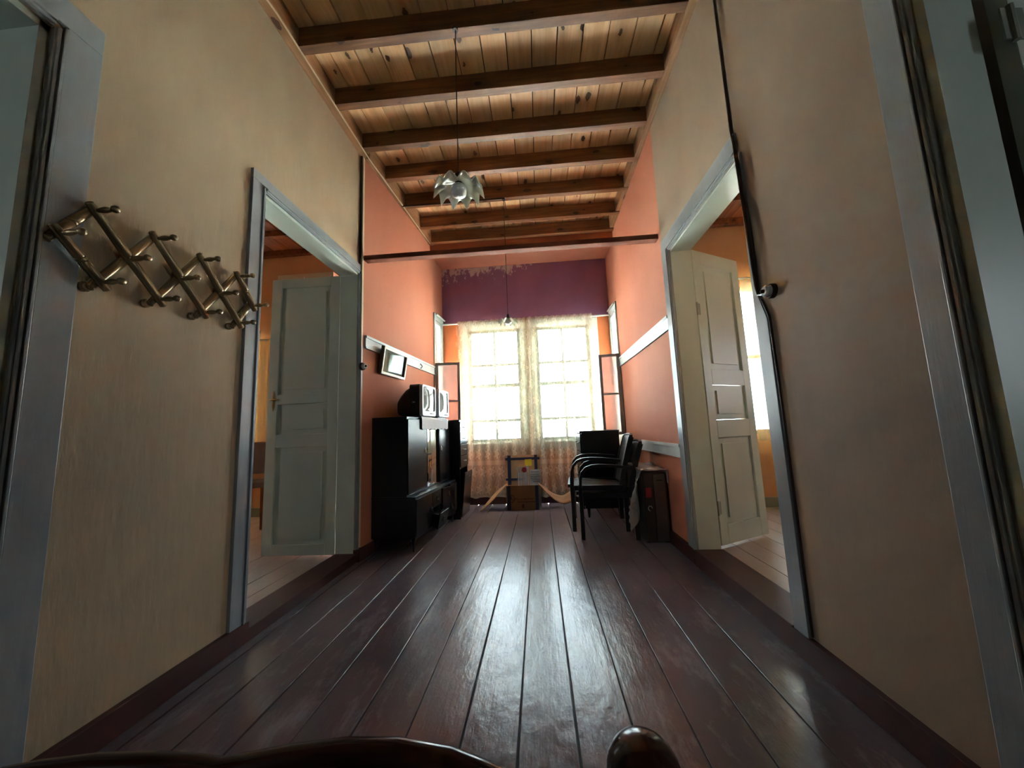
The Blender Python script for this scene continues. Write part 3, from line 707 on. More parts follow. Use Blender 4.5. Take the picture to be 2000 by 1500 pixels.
# upper doors and display glass
dr = part('door', B(-.075, -.06, .004, .40, .476, 1.125), 'blackfront', sb, bevel=.002); knob((-.06, .375, .83), dr)
dr = part('door', B(-.075, -.06, .772, SBL-.004, .476, 1.125), 'blackfront', sb, bevel=.002); knob((-.06, .80, .83), dr)
m = MB().sheet(lambda u, v: (-.085-.03*math.sin(PI*u), .412+.348*u, .476+.65*v), 12, 2); 
part('display_glass', m, 'vitrine', sb, smooth=True)
part('glass_frame', B(-.098, -.062, .400, .416, .474, 1.125), 'blackfront', sb); part('glass_frame', B(-.098, -.062, .756, .774, .474, 1.125), 'blackfront', sb)
# lower front
dr = part('door', B(0, .014, .006, .356, .132, .436), 'blackfront', sb, bevel=.002); knob((.014, .33, .30), dr)
dr = part('drawer', MB().box(0, .014, .366, .606, .292, .436).box(-.30, 0, .376, .596, .30, .42), 'blackfront', sb, bevel=.002); knob((.014, .49, .365), dr)
dr = part('drawer', MB().box(0, .014, -.12, .12, 0, .15).box(-.26, 0, -.11, .11, .008, .13), 'blackfront', sb, bevel=.002, label='lower drawer slipping out of its slot'); knob((.014, .0, .075), dr)
dr.location = (.045, .486, .098); dr.rotation_euler = (0, .20, 0)
dr = part('door', B(0, .014, 0, .23, 0, .30), 'blackfront', sb, bevel=.002); knob((.014, .17, .09), dr); knob((.014, .12, .23), dr)
dr.location = (.01, .612, .135); dr.rotation_euler = (0, 0, -.22)
dr = part('door', B(0, .014, 0, .205, 0, .30), 'blackfront', sb, bevel=.002); knob((.014, .03, .17), dr)
dr.location = (.001, .856, .135); dr.rotation_euler = (0, 0, -.03)
for px, py in ((-.03, .035), (-.37, .035), (-.03, SBL-.035), (-.37, SBL-.035)):
    part('leg', MB().lathe([(.008, 0), (.012, .008), (.008, .022), (.011, .03), (.013, .036), (.010, .042), (.020, .085), (.023, .105), (.023, .116)], (px, py, 0), n=12), 'blackwood', sb, smooth=True)
def sbw(x, y, z):   # sideboard local -> world
    c, s = math.cos(-.0935), math.sin(-.0935); return (-1.085+x*c-y*s, 3.13+x*s+y*c, z)
for i, (lx, ly, z, kind) in enumerate(((-.2, .49, .474, 'stem'), (-.18, .60, .474, 'bowl'), (-.2, .70, .474, 'stem'), (-.2, .47, .787, 'jug'), (-.19, .58, .787, 'stem'), (-.2, .69, .787, 'bowl'))):
    pr = {'stem': [(.03, 0), (.03, .004), (.005, .012), (.005, .07), (.012, .08), (.032, .11), (.034, .15), (.030, .17)],
          'bowl': [(.03, 0), (.03, .006), (.05, .03), (.058, .06), (.06, .075), (.056, .075)], 'jug': [(.035, 0), (.045, .03), (.048, .08), (.036, .13), (.04, .16), (.034, .16)]}[kind]
    nm = {'stem': 'wine_glass', 'bowl': 'glass_bowl', 'jug': 'glass_jug'}[kind]
    lab = ('clear stemmed glass at the near end of the lower cabinet shelf', 'clear glass bowl on the lower cabinet shelf', 'clear stemmed glass at the far end of the lower cabinet shelf',
           'clear glass jug on the upper cabinet shelf', 'clear stemmed glass on the upper cabinet shelf', 'clear glass bowl on the upper cabinet shelf')[i]
    o = part(nm, MB().lathe(pr, (0, 0, 0), n=16), 'stem', None, smooth=True, label=lab, cat='glassware', group='glassware in the sideboard')
    o.location = sbw(lx, ly, z+.001)
# lace cloth over the top edge
def doily(u, v):
    y = .27+.72*u; s = v*.36           # runs forward over the edge then hangs
    if s < .252: x, z = -.30+s, 1.1485
    else: x, z = -.048+.0012*math.sin(26*u+3*v), 1.1485-(s-.252)-.012*abs(math.sin(PI*u*7))*(1 if v > .97 else 0)
    return (x, y, z)
o = part('lace_cloth', MB().sheet(doily, 80, 16), 'doily', None, label='white lace runner hanging over the front edge of the sideboard', cat='cloth')
sol = o.modifiers.new('thick', 'SOLIDIFY'); sol.thickness = .0015; sol.offset = 1
o.location = (-1.085, 3.13, 0); o.rotation_euler = (0, 0, -.0935)
# televisions: local x 0 = front glass side (+x), back towards -x; y 0..w
def television(loc, rz, w, h, d, label):
    o = empty('television', loc, rz, label=label, cat='television', group='televisions on the sideboard')
    def ring(x, y0, y1, z0, z1, r, n=5):
        pts = []
        for cx, cz, a0 in ((y1-r, z1-r, 0), (y0+r, z1-r, PI/2), (y0+r, z0+r, PI), (y1-r, z0+r, 1.5*PI)):
            for k in range(n):
                a = a0+PI/2*k/(n-1); pts.append((x, cx+r*math.cos(a), cz+r*math.sin(a)))
        return pts
    secs = [ring(-.03, 0, w, .012, h, .025), ring(-.13, 0, w, .012, h, .03), ring(-.135, .02, w-.02, .014, h-.025, .04), ring(-.20, .045, w-.045, .016, h-.045, .06),
            ring(-.26, .08, w-.08, .02, h-.085, .07), ring(-d, .12, w-.12, .035, h-.14, .05)]
    vs = [p for s in secs for p in s]; n = len(secs[0]); fs = []
    for i in range(len(secs)-1):
        for j in range(n): fs.append((i*n+j, i*n+(j+1) % n, (i+1)*n+(j+1) % n, (i+1)*n+j))
    fs += [tuple(range(n)), tuple(range((len(secs)-1)*n, len(secs)*n))]
    part('shell', MB().add(vs, fs), 'tvshell', o, smooth=True)
    m = MB(); a = ring(-.03, 0, w, .012, h, .025); b = ring(.0, .006, w-.006, .016, h-.004, .03); c = ring(.0, .028, w-.028, .062, h-.022, .03)
    e = ring(-.012, .030, w-.030, .064, h-.024, .03); vs = a+b+c+e; fs = []
    for i in range(3):
        for j in range(n): fs.append((i*n+j, i*n+(j+1) % n, (i+1)*n+(j+1) % n, (i+1)*n+j))
    part('bezel', m.add(vs, fs), 'silver', o, smooth=True)
    y0, y1, z0, z1 = .029, w-.029, .063, h-.023
    part('screen', MB().sheet(lambda u, v: (-.010+.018*(1-(2*u-1)**2)*(1-(2*v-1)**2)**.5+.006*(1-(2*u-1)**2), y0+(y1-y0)*u, z0+(z1-z0)*v), 14, 12), 'screen', o, smooth=True)
    for k in range(4): part('button', MB().tube([(-.002, w*.55+.03*k, .04), (.004, w*.55+.03*k, .04)], .006, 10), 'tvshell', o)
    part('foot', B(-.2, -.03, .05, w-.05, 0, .014), 'tvshell', o); part('badge', B(-.10, -.075, -.0015, .002, .14, .155), 'silver', o)
television(sbw(-.055, .30, 1.1503)[:3], -.0935+.03, .385, .325, .31, 'black portable television with silver front, nearer the camera of the pair')
television(sbw(-.05, .72, 1.1503)[:3], -.0935+.02, .34, .315, .29, 'black portable television with silver front, nearer the windows of the pair')
# ------------------------------------------------------------------ tall drawer unit
tu = empty('drawer_unit', (-.945, 4.27, 0), -.03, label='tall narrow black drawer unit between sideboard and lace curtain', cat='drawers')
m = MB(); m.box(-.40, 0, 0, .016, 0, 1.13); m.box(-.40, 0, .384, .40, 0, 1.13); m.box(-.40, .004, -.003, .403, 1.115, 1.135); m.box(-.40, -.39, .016, .384, 0, 1.115); m.box(-.40, 0, .016, .384, .03, .05)
m.box(-.40, -.002, .016, .384, .56, .575)
part('body', m, 'blackwood', tu, bevel=.002)
for k in range(4):
    z = .585+k*.133; dr = part('drawer', MB().box(-.004, .012, .01, .39, z, z+.127).box(-.34, -.004, .03, .37, z+.01, z+.11), 'blackfront', tu, bevel=.002)
    part('pull', MB().tube([(.012, .16, z+.066), (.026, .17, z+.062), (.026, .23, z+.062), (.012, .24, z+.066)], .0045, 8), 'handle', dr, smooth=True)
dr = part('flap_door', B(0, .014, .008, .392, 0, .50), 'blackfront', tu, bevel=.002, label='lower flap tilting forward'); dr.location = (.004, 0, .02); dr.rotation_euler = (0, .09, 0)
part('pull', MB().tube([(.014, .17, .45), (.028, .18, .446), (.028, .22, .446), (.014, .23, .45)], .0045, 8), 'handle', dr)
# ------------------------------------------------------------------ dresser on the right; front faces -x
ds = empty('dresser', (.455, 4.205, 0), 0, label='dark dresser seen from its side, standing behind the stacked chairs', cat='dresser')
m = MB(); m.box(.012, .43, 0, .018, .10, .93); m.box(.012, .43, .482, .50, .10, .93); m.box(-.008, .435, -.004, .504, .93, .95); m.box(.012, .43, .018, .482, .10, .12); m.box(.42, .43, .018, .482, .12, .93)
part('body', m, 'blackwood', ds, bevel=.002)
for k in range(4):
    z = .125+k*.2; dr = part('drawer', MB().box(-.004, .012, .008, .492, z, z+.194).box(.012, .38, .03, .47, z+.01, z+.17), 'blackfront', ds, bevel=.002)
    for yy in (.10, .40): part('pull', MB().tube([(-.004, yy-.03, z+.105), (-.022, yy-.02, z+.095), (-.022, yy+.02, z+.095), (-.004, yy+.03, z+.105)], .005, 8), 'handle', dr, smooth=True)
for px, py in ((.05, .035), (.39, .035), (.05, .465), (.39, .465)):
    part('leg', MB().lathe([(.011, 0), (.013, .01), (.02, .09), (.02, .102)], (px, py, 0), n=12), 'blackwood', ds, smooth=True)
# ------------------------------------------------------------------ stacked rattan-look armchairs: local forward = -x
M['weave'] = None
def weave():
    n = N('woven_plastic_lattice'); v = n.co('UV'); s = n.sep(v)
    a = n.math('SINE', n.math('MULTIPLY', n.math('ADD', s[0], s[1]), 230)); b = n.math('SINE', n.math('MULTIPLY', n.math('SUBTRACT', s[0], s[1]), 230))
    h = n.math('MAXIMUM', a, b)
    strand_glint = n.math('GREATER_THAN', h, .25)
    n.set('Base Color', n.mix(strand_glint, '241e1b', '5a524c')); n.set('Roughness', .3); n.set('Alpha', n.math('GREATER_THAN', h, .05)); n.bump(h, .8, .004)  # paler strand colour paints in the light the weave reflects
    return n.m
M['weave'] = weave()
def ribbon(m, path, w, t, axis=(0, 1, 0)):
    """flat strip of width w along axis and thickness t swept on path"""
    ax = Vector(axis).normalized(); k = len(path); P = [Vector(p) for p in path]; vs = []; fs = []
    for i, p in enumerate(P):
        d = (P[min(i+1, k-1)]-P[max(i-1, 0)]).normalized(); nn = d.cross(ax).normalized()
        vs += [p-ax*w/2-nn*t/2, p+ax*w/2-nn*t/2, p+ax*w/2+nn*t/2, p-ax*w/2+nn*t/2]
    for i in range(k-1):
        for j in range(4): fs.append((i*4+j, i*4+(j+1) % 4, (i+1)*4+(j+1) % 4, (i+1)*4+j))
    fs += [(3, 2, 1, 0), tuple(range((k-1)*4, k*4))]
    return m.add(vs, fs)
def armchair(loc, rz, label):
    o = empty('armchair', loc, rz, label=label, cat='chair', group='stacked dark armchairs')
    for s in (-1, 1):
        y = s*.245
        part('leg', ribbon(MB(), [(-.235, y, 0), (-.235, y, .2), (-.238, y, .40), (-.236, y, .48)], .032, .036), 'rattan', o, bevel=.006)
        arc = [(-.236, y, .46), (-.232, y, .53), (-.215, y, .585), (-.18, y, .622), (-.13, y, .64), (-.06, y, .645), (.05, y, .64), (.14, y, .63), (.21, y, .62)]
        part('arm', ribbon(MB(), arc, .045, .026), 'rattan', o, bevel=.006)
        part('leg', ribbon(MB(), [(.235, y*.95, 0), (.232, y*.95, .2), (.228, y*.95, .40), (.222, y*.95, .46)], .03, .04), 'rattan', o, bevel=.006)
    m = MB(); m.sheet(lambda u, v: (-.25+.47*u, -.235+.47*v, .415-.035*u+.012*math.sin(PI*v)*-1-.018*max(0, .12-u)/.12), 14, 10, lambda u, v: (u*.47, v*.47))
    st = part('seat', m, 'weave', o, smooth=True); md = st.modifiers.new('thick', 'SOLIDIFY'); md.thickness = .012
    m = MB(); ribbon(m, [(-.262, -.235, .40), (-.262, .235, .40)], .03, .03, (0, 0, 1)); m.box(-.25, .22, -.25, -.228, .36, .405); m.box(-.25, .22, .228, .25, .36, .405)
    part('seat_frame', m, 'rattan', o, bevel=.004)
    def bk(u, v): z = .40+.43*v; return (.205+.085*v+.03*v*v+.022*(1-(2*u-1)**2), -.205+.41*u, z+.012*(1-(2*u-1)**2)*v)
    m = MB().sheet(bk, 12, 12, lambda u, v: (u*.41, v*.43)); b = part('backrest', m, 'weave', o, smooth=True); md = b.modifiers.new('thick', 'SOLIDIFY'); md.thickness = .014
    m = MB()
    for s in (0, 1): ribbon(m, [tuple(Vector(bk(s, k/6))+Vector((0, (.008 if s else -.008), 0))) for k in range(7)], .034, .045)
    ribbon(m, [tuple(Vector(bk(k/8, 1))) for k in range(9)], .035, .03, (0, 0, 1))
    part('back_frame', m, 'rattan', b, bevel=.005)
    return o
armchair((.605, 3.655, 0), -.10, 'lower dark armchair of the stack in front of the dresser')
armchair((.535, 3.69, .062), -.10, 'upper dark armchair of the stack in front of the dresser')
# ------------------------------------------------------------------ wrapped case against the right wall
cs = empty('wrapped_case', (.955, 3.48, 0), .05, label='dark upright appliance case half wrapped in clear plastic film by the doorway', cat='case')
m = MB(); m.box(-.10, .10, -.19, .19, .012, .585); part('body', m, 'case', cs, bevel=.008)
part('front_panel', MB().box(-.015, .085, -.202, -.189, .02, .57), 'case_side', cs, bevel=.004)
part('front_panel', MB().box(-.095, -.02, -.199, -.189, .02, .57), 'case', cs, bevel=.004)
part('slot', B(.01, .06, -.2035, -.2015, .515, .527), 'dark', cs); part('sticker', B(-.085, -.04, -.2005, -.1985, .38, .46), 'red', cs)
m = MB(); m.tube([(-.06+.016*math.cos(a), -.203, .29+.02*math.sin(a)) for a in [k*PI/8 for k in range(13)]], .004, 8); part('ring_catch', m, 'silver', cs, smooth=True)
for a, b in ((-.08, -.15), (.08, -.15), (-.08, .15), (.08, .15)): part('foot', B(a-.015, a+.015, b-.015, b+.015, 0, .014), 'dark', cs)
def film(u, v):
    # v: 0 = right edge behind, over the top, then down the left side and flaring out
    s = v*1.25; y = -.215+.44*u
    nz = noise.noise(Vector((u*5, v*9, 1.3)))*.018+noise.noise(Vector((u*13, v*21, 7.7)))*.010
    if s < .16: x, z = .108+nz*.4, .60-.22*(.16-s)/.16*(.5+.5*u)+.01
    elif s < .40: x, z = .112-(s-.16)/.24*.237, .603+.02*u+abs(nz)*1.4
    else:
        k = (s-.40)/.85; fl_ = max(0, 1-u/.38); x = -.112-.14*math.sin(min(1, k*1.2)*PI/2)*fl_-abs(nz)*(.25+fl_); z = .60-.52*k*(.92-.25*u)
        y -= .05*k*(1-u)
    return (x, y+nz, z)
w_ = part('film_wrap', MB().sheet(film, 26, 60), 'film', cs, smooth=False, label='crumpled clear plastic film')
md = w_.modifiers.new('thick', 'SOLIDIFY'); md.thickness = .001
# ------------------------------------------------------------------ opened carton under the windows
cb = empty('carton', (-.245, 4.66, 0), .015, label='opened brown carton with dark tape and spread flaps under the windows', cat='box')
th = .005
part('front_panel', B(-.205, .205, 0, th, .003, .30), 'cardboard', cb)
part('side_panel', B(-.205, -.205+th, th, .20, .003, .30), 'cardboard', cb); part('side_panel', B(.205-th, .205, th, .20, .003, .30), 'cardboard', cb)
part('base_panel', B(-.205, .205, 0, .2, 0, .004), 'cardboard', cb)
m = MB().hexa([(-.215,.185,.003),(.215,.185,.003),(.215,.19,.003),(-.215,.19,.003)], [(-.232,.268,.655),(.238,.268,.655),(.238,.274,.655),(-.232,.274,.655)])
bp = part('back_panel', m, 'cardboard_in', cb)
def onback(x0, x1, z0, z1, off):   # thin strip on the leaning back panel
    def P(x, z, o): t = (z-.003)/.652; return (x, .185+.083*t-o, z)
    return MB().hexa([P(x0,z0,off+.0012), P(x1,z0,off+.0012), P(x1,z0,off), P(x0,z0,off)], [P(x0,z1,off+.0012), P(x1,z1,off+.0012), P(x1,z1,off), P(x0,z1,off)])
for a in ((-.195, -.150, .28, .655), (.160, .200, .28, .655), (-.225, .232, .592, .624), (-.222, .0, .333, .362)): part('tape', onback(*a, .0006), 'tape', bp)
part('sticky_note', onback(.035, .125, .515, .60, .003), 'yellow', bp, label='yellow sticky note')
for a in ((-.195, -.150), (.155, .195)): part('tape', B(*a, -.0015, 0, .005, .30), 'tape', cb)
part('opening_slot', B(-.012, .012, -.002, 0, .03, .075), 'ink', cb)
def text_mesh(body, size, loc, parent, mt, name='lettering', bold=False):
    c = bpy.data.curves.new(name, 'FONT'); c.body = body; c.size = size; c.align_x = 'LEFT'; c.extrude = .0004
    t = bpy.data.objects.new(name, c); COL.objects.link(t); dg = bpy.context.evaluated_depsgraph_get()
    me = bpy.data.meshes.new_from_object(t.evaluated_get(dg)); bpy.data.objects.remove(t); bpy.data.curves.remove(c)
    me.materials.clear(); me.materials.append(M[mt]); o = link(name, me, parent); o.location = loc; o.rotation_euler = (PI/2, 0, 0)
    return o
text_mesh('Mercedes-Benz', .037, (-.098, -.0022, .128), cb, 'ink')
part('printed_line', B(-.07, .15, -.0012, 0, .098, .106), 'ink', cb)
m = MB(); m.tube([(-.145+.044*math.cos(a), -.002, .145+.044*math.sin(a)) for a in [k*PI/14 for k in range(29)]], .004, 6)
for a in (PI/2, PI/2+2*PI/3, PI/2+4*PI/3): m.tube([(-.145, -.002, .145), (-.145+.043*math.cos(a), -.002, .145+.043*math.sin(a))], [.006, .002], 6)
part('emblem', m, 'ink', cb)
def flap_l(u, v): x = -.205-.33*u; return (x, .02+.16*v-.02*u, .298*(1-u)**1.25+.006+.05*v*math.sin(PI*u))
def flap_r(u, v): x = .205+.40*u; return (x, .03+.17*v+.03*u, .30-.26*math.sin(min(1, u*1.15)*PI/2)+.03*max(0, u-.75)/.25+.008+.10*v*u)
for f_ in (flap_l, flap_r):
    p = part('flap', MB().sheet(f_, 16, 4), 'cardboard', cb, smooth=True); md = p.modifiers.new('thick', 'SOLIDIFY'); md.thickness = .005; md.offset = 1
o = empty('clear_package', (-.235, 4.79, .002), 0, label='clear plastic package with a red sticker standing in the carton', cat='package')
part('wrapper', MB().hexa([(-.10,0,.002),(.045,0,.002),(.045,.03,.002),(-.10,.03,.002)], [(-.075,.012,.505),(.05,.012,.52),(.05,.03,.52),(-.075,.03,.505)]), 'clearpack', o, bevel=.008)
for k in range(6): part('rib', MB().tube([(-.075+.02*k, -.002, .06), (-.058+.018*k, .010, .44)], .0025, 6), 'paper', o)
part('sticker', MB().tube([(.015, .004, .475), (.015, .008, .475)], .034, 18), 'red', o, label='round red sticker'); part('edge_strip', B(.046, .064, 0, .03, .005, .525), 'paper', o)
o = empty('paper_label', (-.115, 4.80, .002), 0, label='pale blue printed sheet beside the clear package in the carton', cat='paper')
part('sheet', MB().hexa([(-.035,0,.003),(.10,0,.003),(.10,.004,.003),(-.035,.004,.003)], [(-.035,.02,.47),(.10,.02,.475),(.10,.024,.475),(-.035,.024,.47)]), 'paper', o)
for k, (z, a, b) in enumerate(((.44, -.02, .085), (.41, -.02, .08), (.385, -.03, .09), (.362, -.03, .05), (.34, -.02, .085), (.318, 0, .09))):
    yy = .02*(z/.47); part('printed_line', B(a, b, yy-.0016, yy-.0004, z, z+.006), 'inkgrey', o)
# ------------------------------------------------------------------ picture, hook, switches, conduits
pc = empty('picture_frame', (-1.452, 3.49, 1.565), -.079, label='small framed pale print hanging against the dado rail above the televisions', cat='picture')
m = MB(); W_, H_ = .50, .265
m.box(0, .03, -W_/2, W_/2, 0, .02); m.box(0, .03, -W_/2, W_/2, H_-.02, H_); m.box(0, .03, -W_/2, -W_/2+.02, .02, H_-.02); m.box(0, .03, W_/2-.02, W_/2, .02, H_-.02); part('frame', m, 'frame', pc, bevel=.003)
m = MB(); m.box(.03, .037, -W_/2+.002, W_/2-.002, .002, .025); m.box(.03, .037, -W_/2+.002, W_/2-.002, H_-.025, H_-.002); m.box(.03, .037, -W_/2+.002, -W_/2+.025, .025, H_-.025); m.box(.03, .037, W_/2-.025, W_/2-.002, .025, H_-.025); part('frame_front', m, 'frame_front', pc, bevel=.002)
part('print', B(.002, .016, -W_/2+.018, W_/2-.018, .018, H_-.018), 'picture', pc); part('glazing', B(.018, .02, -W_/2+.02, W_/2-.02, .02, H_-.02), 'glass', pc)
pc.rotation_euler = (0, .15, -.079)
o = empty('wall_hook', (-1.407, 4.22, 1.80), -.079, label='small metal hook on the dado rail above the televisions', cat='hook')
part('plate', B(0, .006, -.02, .02, -.035, .035), 'porcelain', o, bevel=.002); part('hook', MB().tube([(.006, 0, .02), (.03, 0, .015), (.045, 0, -.01), (.035, 0, -.03), (.02, 0, -.03)], .006, 8), 'steel', o, smooth=True)
def switch(loc, rz, label):
    o = empty('light_switch', loc, rz, label=label, cat='switch')
    part('base', MB().lathe([(.034, 0), (.034, .012), (.030, .018)], (0, 0, 0), (1, 0, 0), 18), 'conduit', o, smooth=True)
    part('cap', MB().lathe([(.026, .018), (.026, .035), (.020, .042)], (0, 0, 0), (1, 0, 0), 18), 'porcelain', o, smooth=True); part('toggle', MB().lathe([(.010, .042), (.009, .05), (.004, .056)], (0, 0, 0), (1, 0, 0), 10), 'conduit', o, smooth=True)
switch((-1.497, 2.988, 1.585), -.3, 'small round light switch on the corner strip above the sideboard')
switch((XR, 1.665, 1.575), PI, 'round light switch on the beige wall beside the leaning conduit')
part('conduit', MB().tube([(-1.515, 2.972, 3.56), (-1.515, 2.972, 2.6), (-1.514, 2.974, 1.61)], .011, 8), 'conduit', None, smooth=True, label='dark conduit running down the corner strip to the switch above the sideboard', cat='conduit')
part('conduit', MB().tube([(XR-.012, 1.812, 3.56), (XR-.012, 1.806, 2.50), (XR-.014, 1.795, 2.44), (XR-.026, 1.772, 2.40), (XR-.026, 1.768, 2.3), (XR-.024, 1.742, 1.63), (XR-.022, 1.735, 1.585), (XR-.02, 1.70, 1.575)], .009, 8), 'conduit', None, smooth=True, label='dark conduit bending over the door casing down to the switch on the beige wall', cat='conduit')
part('cable', MB().tube([(XR-.012, 1.735, 1.56), (XR-.012, 1.70, 1.47), (XR-.010, 1.694, 1.2), (XR-.008, 1.692, .75), (XR-.008, 1.692, .11)], .004, 6), 'conduit', None, smooth=True, label='thin brown cable following the door casing below the switch', cat='cable')
part('cable', MB().tube([(-1.455, -1.0, ZT-.012), (-1.455, 1.6, ZT-.012), (-1.456, 1.7, ZT-.03), (-1.457, 1.8, ZT-.014), (-1.455, 3.0, ZT-.014), (-1.35, 4.55, ZT-.03)], .006, 6), 'cream_strip', None, smooth=True, label='pale cable clipped along the wall plate above the coat rack wall', cat='cable')
part('conduit', MB().tube([(-1.42, 3.715, ZT-.022), (-1.30, 3.714, ZT-.026), (-.275, 3.714, ZT-.026)], .010, 8), 'conduit', None, smooth=True, label='dark conduit along a joist feeding the smaller pendant lamp', cat='conduit')
# ------------------------------------------------------------------ pendant lamps with ruffled glass shades
def pendant(loc, ztop, R, label):
    o = empty('pendant_lamp', loc, 0, label=label, cat='lamp', group='pendant lamps')
    part('cord', MB().tube([(0, 0, .10*R/.16), (0, 0, ztop-loc[2])], .0035, 6), 'conduit', o)
    s = R/.16
    part('ceiling_hook', MB().lathe([(.018, ztop-loc[2]-.02), (.018, ztop-loc[2])], (0, 0, 0), n=10), 'conduit', o)
    part('lamp_holder', MB().lathe([(.012*s, .11*s), (.020*s, .10*s), (.024*s, .05*s), (.022*s, .03*s)], (0, 0, 0), n=14), 'conduit', o, smooth=True)
    nf = 11
    def fn(u, v):
        a = 2*PI*u; r = (.022+.138*v**.85)*s; ru = max(0, (v-.40)/.60)**1.3
        z = (.040-.05*v**.8)*s-.040*s*ru*(1-1.7*abs(math.cos(nf*a/2))**.9); aa = a; r -= .016*s*ru*abs(math.cos(nf*a/2))
        return (r*math.cos(aa), r*math.sin(aa), z)
    p = part('shade', MB().sheet(fn, 132, 14), 'shade', o, smooth=True, label='ruffled milky glass shade'); md = p.modifiers.new('thick', 'SOLIDIFY'); md.thickness = .003*s
    part('bulb', MB().lathe([(.004, -.058*s), (.026*s, -.056*s), (.046*s, -.040*s), (.052*s, -.015*s), (.042*s, .012*s), (.018*s, .03*s), (.014*s, .04*s)], (0, 0, 0), n=18), 'porcelain', o, smooth=True)
    return o
pendant((-.415, 2.0, 2.445), ZT, .155, 'pendant lamp with a large ruffled glass shade, nearer the camera')
pendant((-.275, 3.715, 2.135), ZT-.03, .105, 'pendant lamp with a small ruffled glass shade, nearer the windows')
# ------------------------------------------------------------------ accordion coat rack
cr = empty('coat_rack', (XL, 1.43, 1.71), 0, label='bronze coloured accordion coat rack with turned pegs on the beige wall', cat='coat rack')
Tn = [(1.057+.2*i, 1.795+.008*i) for i in range(4)]; Mn = [(.975+.195*i, 1.668+.008*i) for i in range(5)]; Bn = [(1.095+.193*i, 1.555+.009*i) for i in range(4)]
front = [(Mn[0], Bn[0])]+[(Tn[i], Bn[i+1] if i+1 < 4 else None) for i in range(4)]
front[-1] = (Tn[3], Mn[4]); rear = [(Mn[0], Tn[0])]+[(Bn[i], Tn[i+1] if i+1 < 4 else None) for i in range(4)]; rear[-1] = (Bn[3], Mn[4])
def spindle(p, q, x, ext=.03):
    p, q = Vector((x, p[0]-1.43, p[1]-1.71)), Vector((x, q[0]-1.43, q[1]-1.71)); d = (q-p).normalized(); p, q = p-d*ext, q+d*ext; L = (q-p).length
    prof = [(.0, .006), (.012, .0105), (.10, .0112), (.30, .0125), (.46, .0135), (.475, .0115), (.485, .0135), (.515, .0135), (.525, .0115), (.54, .0135), (.70, .0125), (.90, .0112), (.988, .0105), (1., .006)]
    return MB().tube([p+d*L*t for t, r in prof], [r*1.2 for t, r in prof], 12)
for p, q in rear: part('rear_bar', spindle(p, q, .022), 'rack', cr, smooth=True)
for p, q in front: part('front_bar', spindle(p, q, .046), 'rack', cr, smooth=True)
pg = [(.009, .046), (.009, .058), (.006, .064), (.0095, .078), (.0105, .092), (.0075, .106), (.0065, .112), (.0115, .120), (.0125, .127), (.010, .134), (.003, .138)]
pm = MB().lathe(pg, (0, 0, 0), (1, 0, 0), 12).mesh('peg', 'rack', True)
fm = MB().lathe([(.012, 0), (.017, .006), (.018, .014), (.012, .02)], (0, 0, 0), (1, 0, 0), 12).mesh('stand_off', 'rack', True)
for k, (y, z) in enumerate(Tn+Mn+Bn):
    o = link('peg', pm, cr); o.location = (-.004, y-1.43, z-1.71)
for y, z in Bn+[Mn[0]]:
    o = link('stand_off', fm, cr); o.location = (0, y-1.43-.02, z-1.71-.02)
# ------------------------------------------------------------------ bed end in the foreground
bd = empty('bed_footboard', (-.34, .53, 0), 0, label='dark varnished wooden bed footboard with curved crest and ball finial in the foreground', cat='bed')
top = [(-.52, .520), (-.46, .542), (-.40, .553), (-.31, .564), (-.22, .568), (-.16, .566), (-.12, .563), (-.08, .570), (-.02, .581), (.06, .591), (.13, .592), (.20, .582), (.26, .562), (.32, .520), (.37, .465), (.40, .42)]
part('panel', MB().prism([(-.52, .12)]+[(x, z-.02) for x, z in top]+[(.40, .12)], 'y', -.010, .010), 'bed', bd)
part('crest_rail', MB().tube([(x, 0, z-.017) for x, z in top], .018, 12), 'bed', bd, smooth=True)
for x in (.452, -.575):
    p = part('post', MB().lathe([(.022, 0), (.026, .03), (.026, .12), (.030, .13), (.030, .42), (.024, .46), (.032, .478), (.020, .498), (.022, .508)], (x, 0, 0), n=18), 'bed', bd, smooth=True)
    part('finial', MB().lathe([(.018, .498)]+[(.047*math.sin(a), .558-.047*math.cos(a)) for a in [.35+k*(PI-.36)/12 for k in range(13)]], (x, 0, 0), n=24), 'bed', p, smooth=True)
part('lower_rail', B(-.57, .45, -.014, .014, .10, .17), 'bed', bd, bevel=.004); part('upper_rail', B(-.57, .45, -.014, .014, .40, .425), 'bed', bd, bevel=.004)
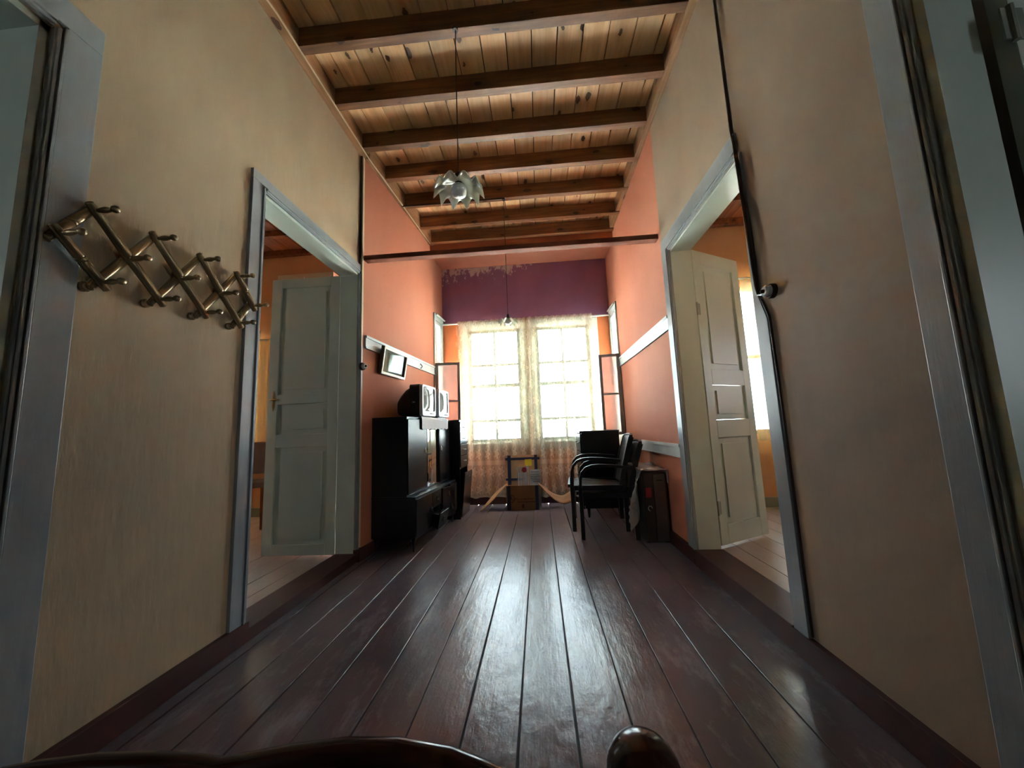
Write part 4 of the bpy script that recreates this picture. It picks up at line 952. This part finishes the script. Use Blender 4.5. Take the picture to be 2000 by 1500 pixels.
# ------------------------------------------------------------------ glimpsed in the side rooms
wd = empty('wardrobe', (-2.30, 3.36, .036), 0, label='tall cream painted wardrobe behind the open leaf by the sideboard', cat='wardrobe')
m = MB(); m.box(-.28, .31, 0, .50, .06, 2.605); part('body', m, 'wardrobe', wd, bevel=.003)
for a, b in ((-.262, .012), (.018, .292)): dr = part('door', B(a, b, -.016, 0, .10, 2.575), 'wardrobe', wd, bevel=.003); part('knob', MB().lathe([(.008, 0), (.012, .012), (.006, .02)], ((b-.03) if a < -.1 else a+.03, -.036, 1.2), (0, 1, 0), 10), 'handle', dr)
for a in (-.24, .27):
    for b in (.04, .46): part('foot', B(a-.02, a+.02, b-.02, b+.02, 0, .062), 'wardrobe', wd)
ch = empty('side_chair', (-3.30, 3.95, .036), .5, label='grey upholstered wooden chair glimpsed past the door casing', cat='chair')
for sx, sy in ((-.2, -.2), (.2, -.2)): part('leg', MB().bar((sx, sy, 0), (sx*.95, sy*.95, .44), .035, .035), 'chairwood', ch)
for sx in (-.2, .2): part('leg', MB().bar((sx, .22, 0), (sx*.95, .19, .44), .035, .035), 'chairwood', ch); part('back_post', MB().bar((sx*.95, .19, .44), (sx*.9, .27, .93), .032, .032), 'chairwood', ch)
part('seat', B(-.23, .23, -.23, .22, .44, .50), 'upholstery', ch, bevel=.02); part('backrest', MB().hexa([(-.17,.19,.56),(.17,.19,.56),(.17,.25,.56),(-.17,.25,.56)], [(-.165,.235,.93),(.165,.235,.93),(.165,.295,.93),(-.165,.295,.93)]), 'upholstery', ch, bevel=.02)
tb = empty('side_table', (2.62, 3.90, .092), 0, label='small brown table under the curtain beyond the leaf by the wrapped case', cat='table')
part('tabletop', B(-.20, .25, -.14, .14, .60, .62), 'chairwood', tb, bevel=.003); part('drawer_box', B(-.15, .21, -.11, .11, .50, .60), 'chairwood', tb, bevel=.002)
for a in (-.135, .195):
    for b in (-.095, .095): part('leg', MB().bar((a, b, 0), (a, b, .51), .03, .03), 'chairwood', tb)
struct('baseboard_room_right', B(XR+TW, 3.9, 4.125, 4.15, .09, .19), 'grey_base', 'grey skirting in the room behind the wrapped case', 'baseboard')
struct('baseboard_room_left', B(-4.6, XL-TW, 4.475, 4.5, .03, .14), 'grey_base', 'grey skirting in the room behind the sideboard side door', 'baseboard')
# ------------------------------------------------------------------ street outside
g = struct('ground', B(-60, 60, 5.9, 120, -3.3, -3.2), paint('pale_street_paving', 'aaaaa6', 'b8b8b4', .9, bump=0), 'pale sunlit street paving outside', 'ground')
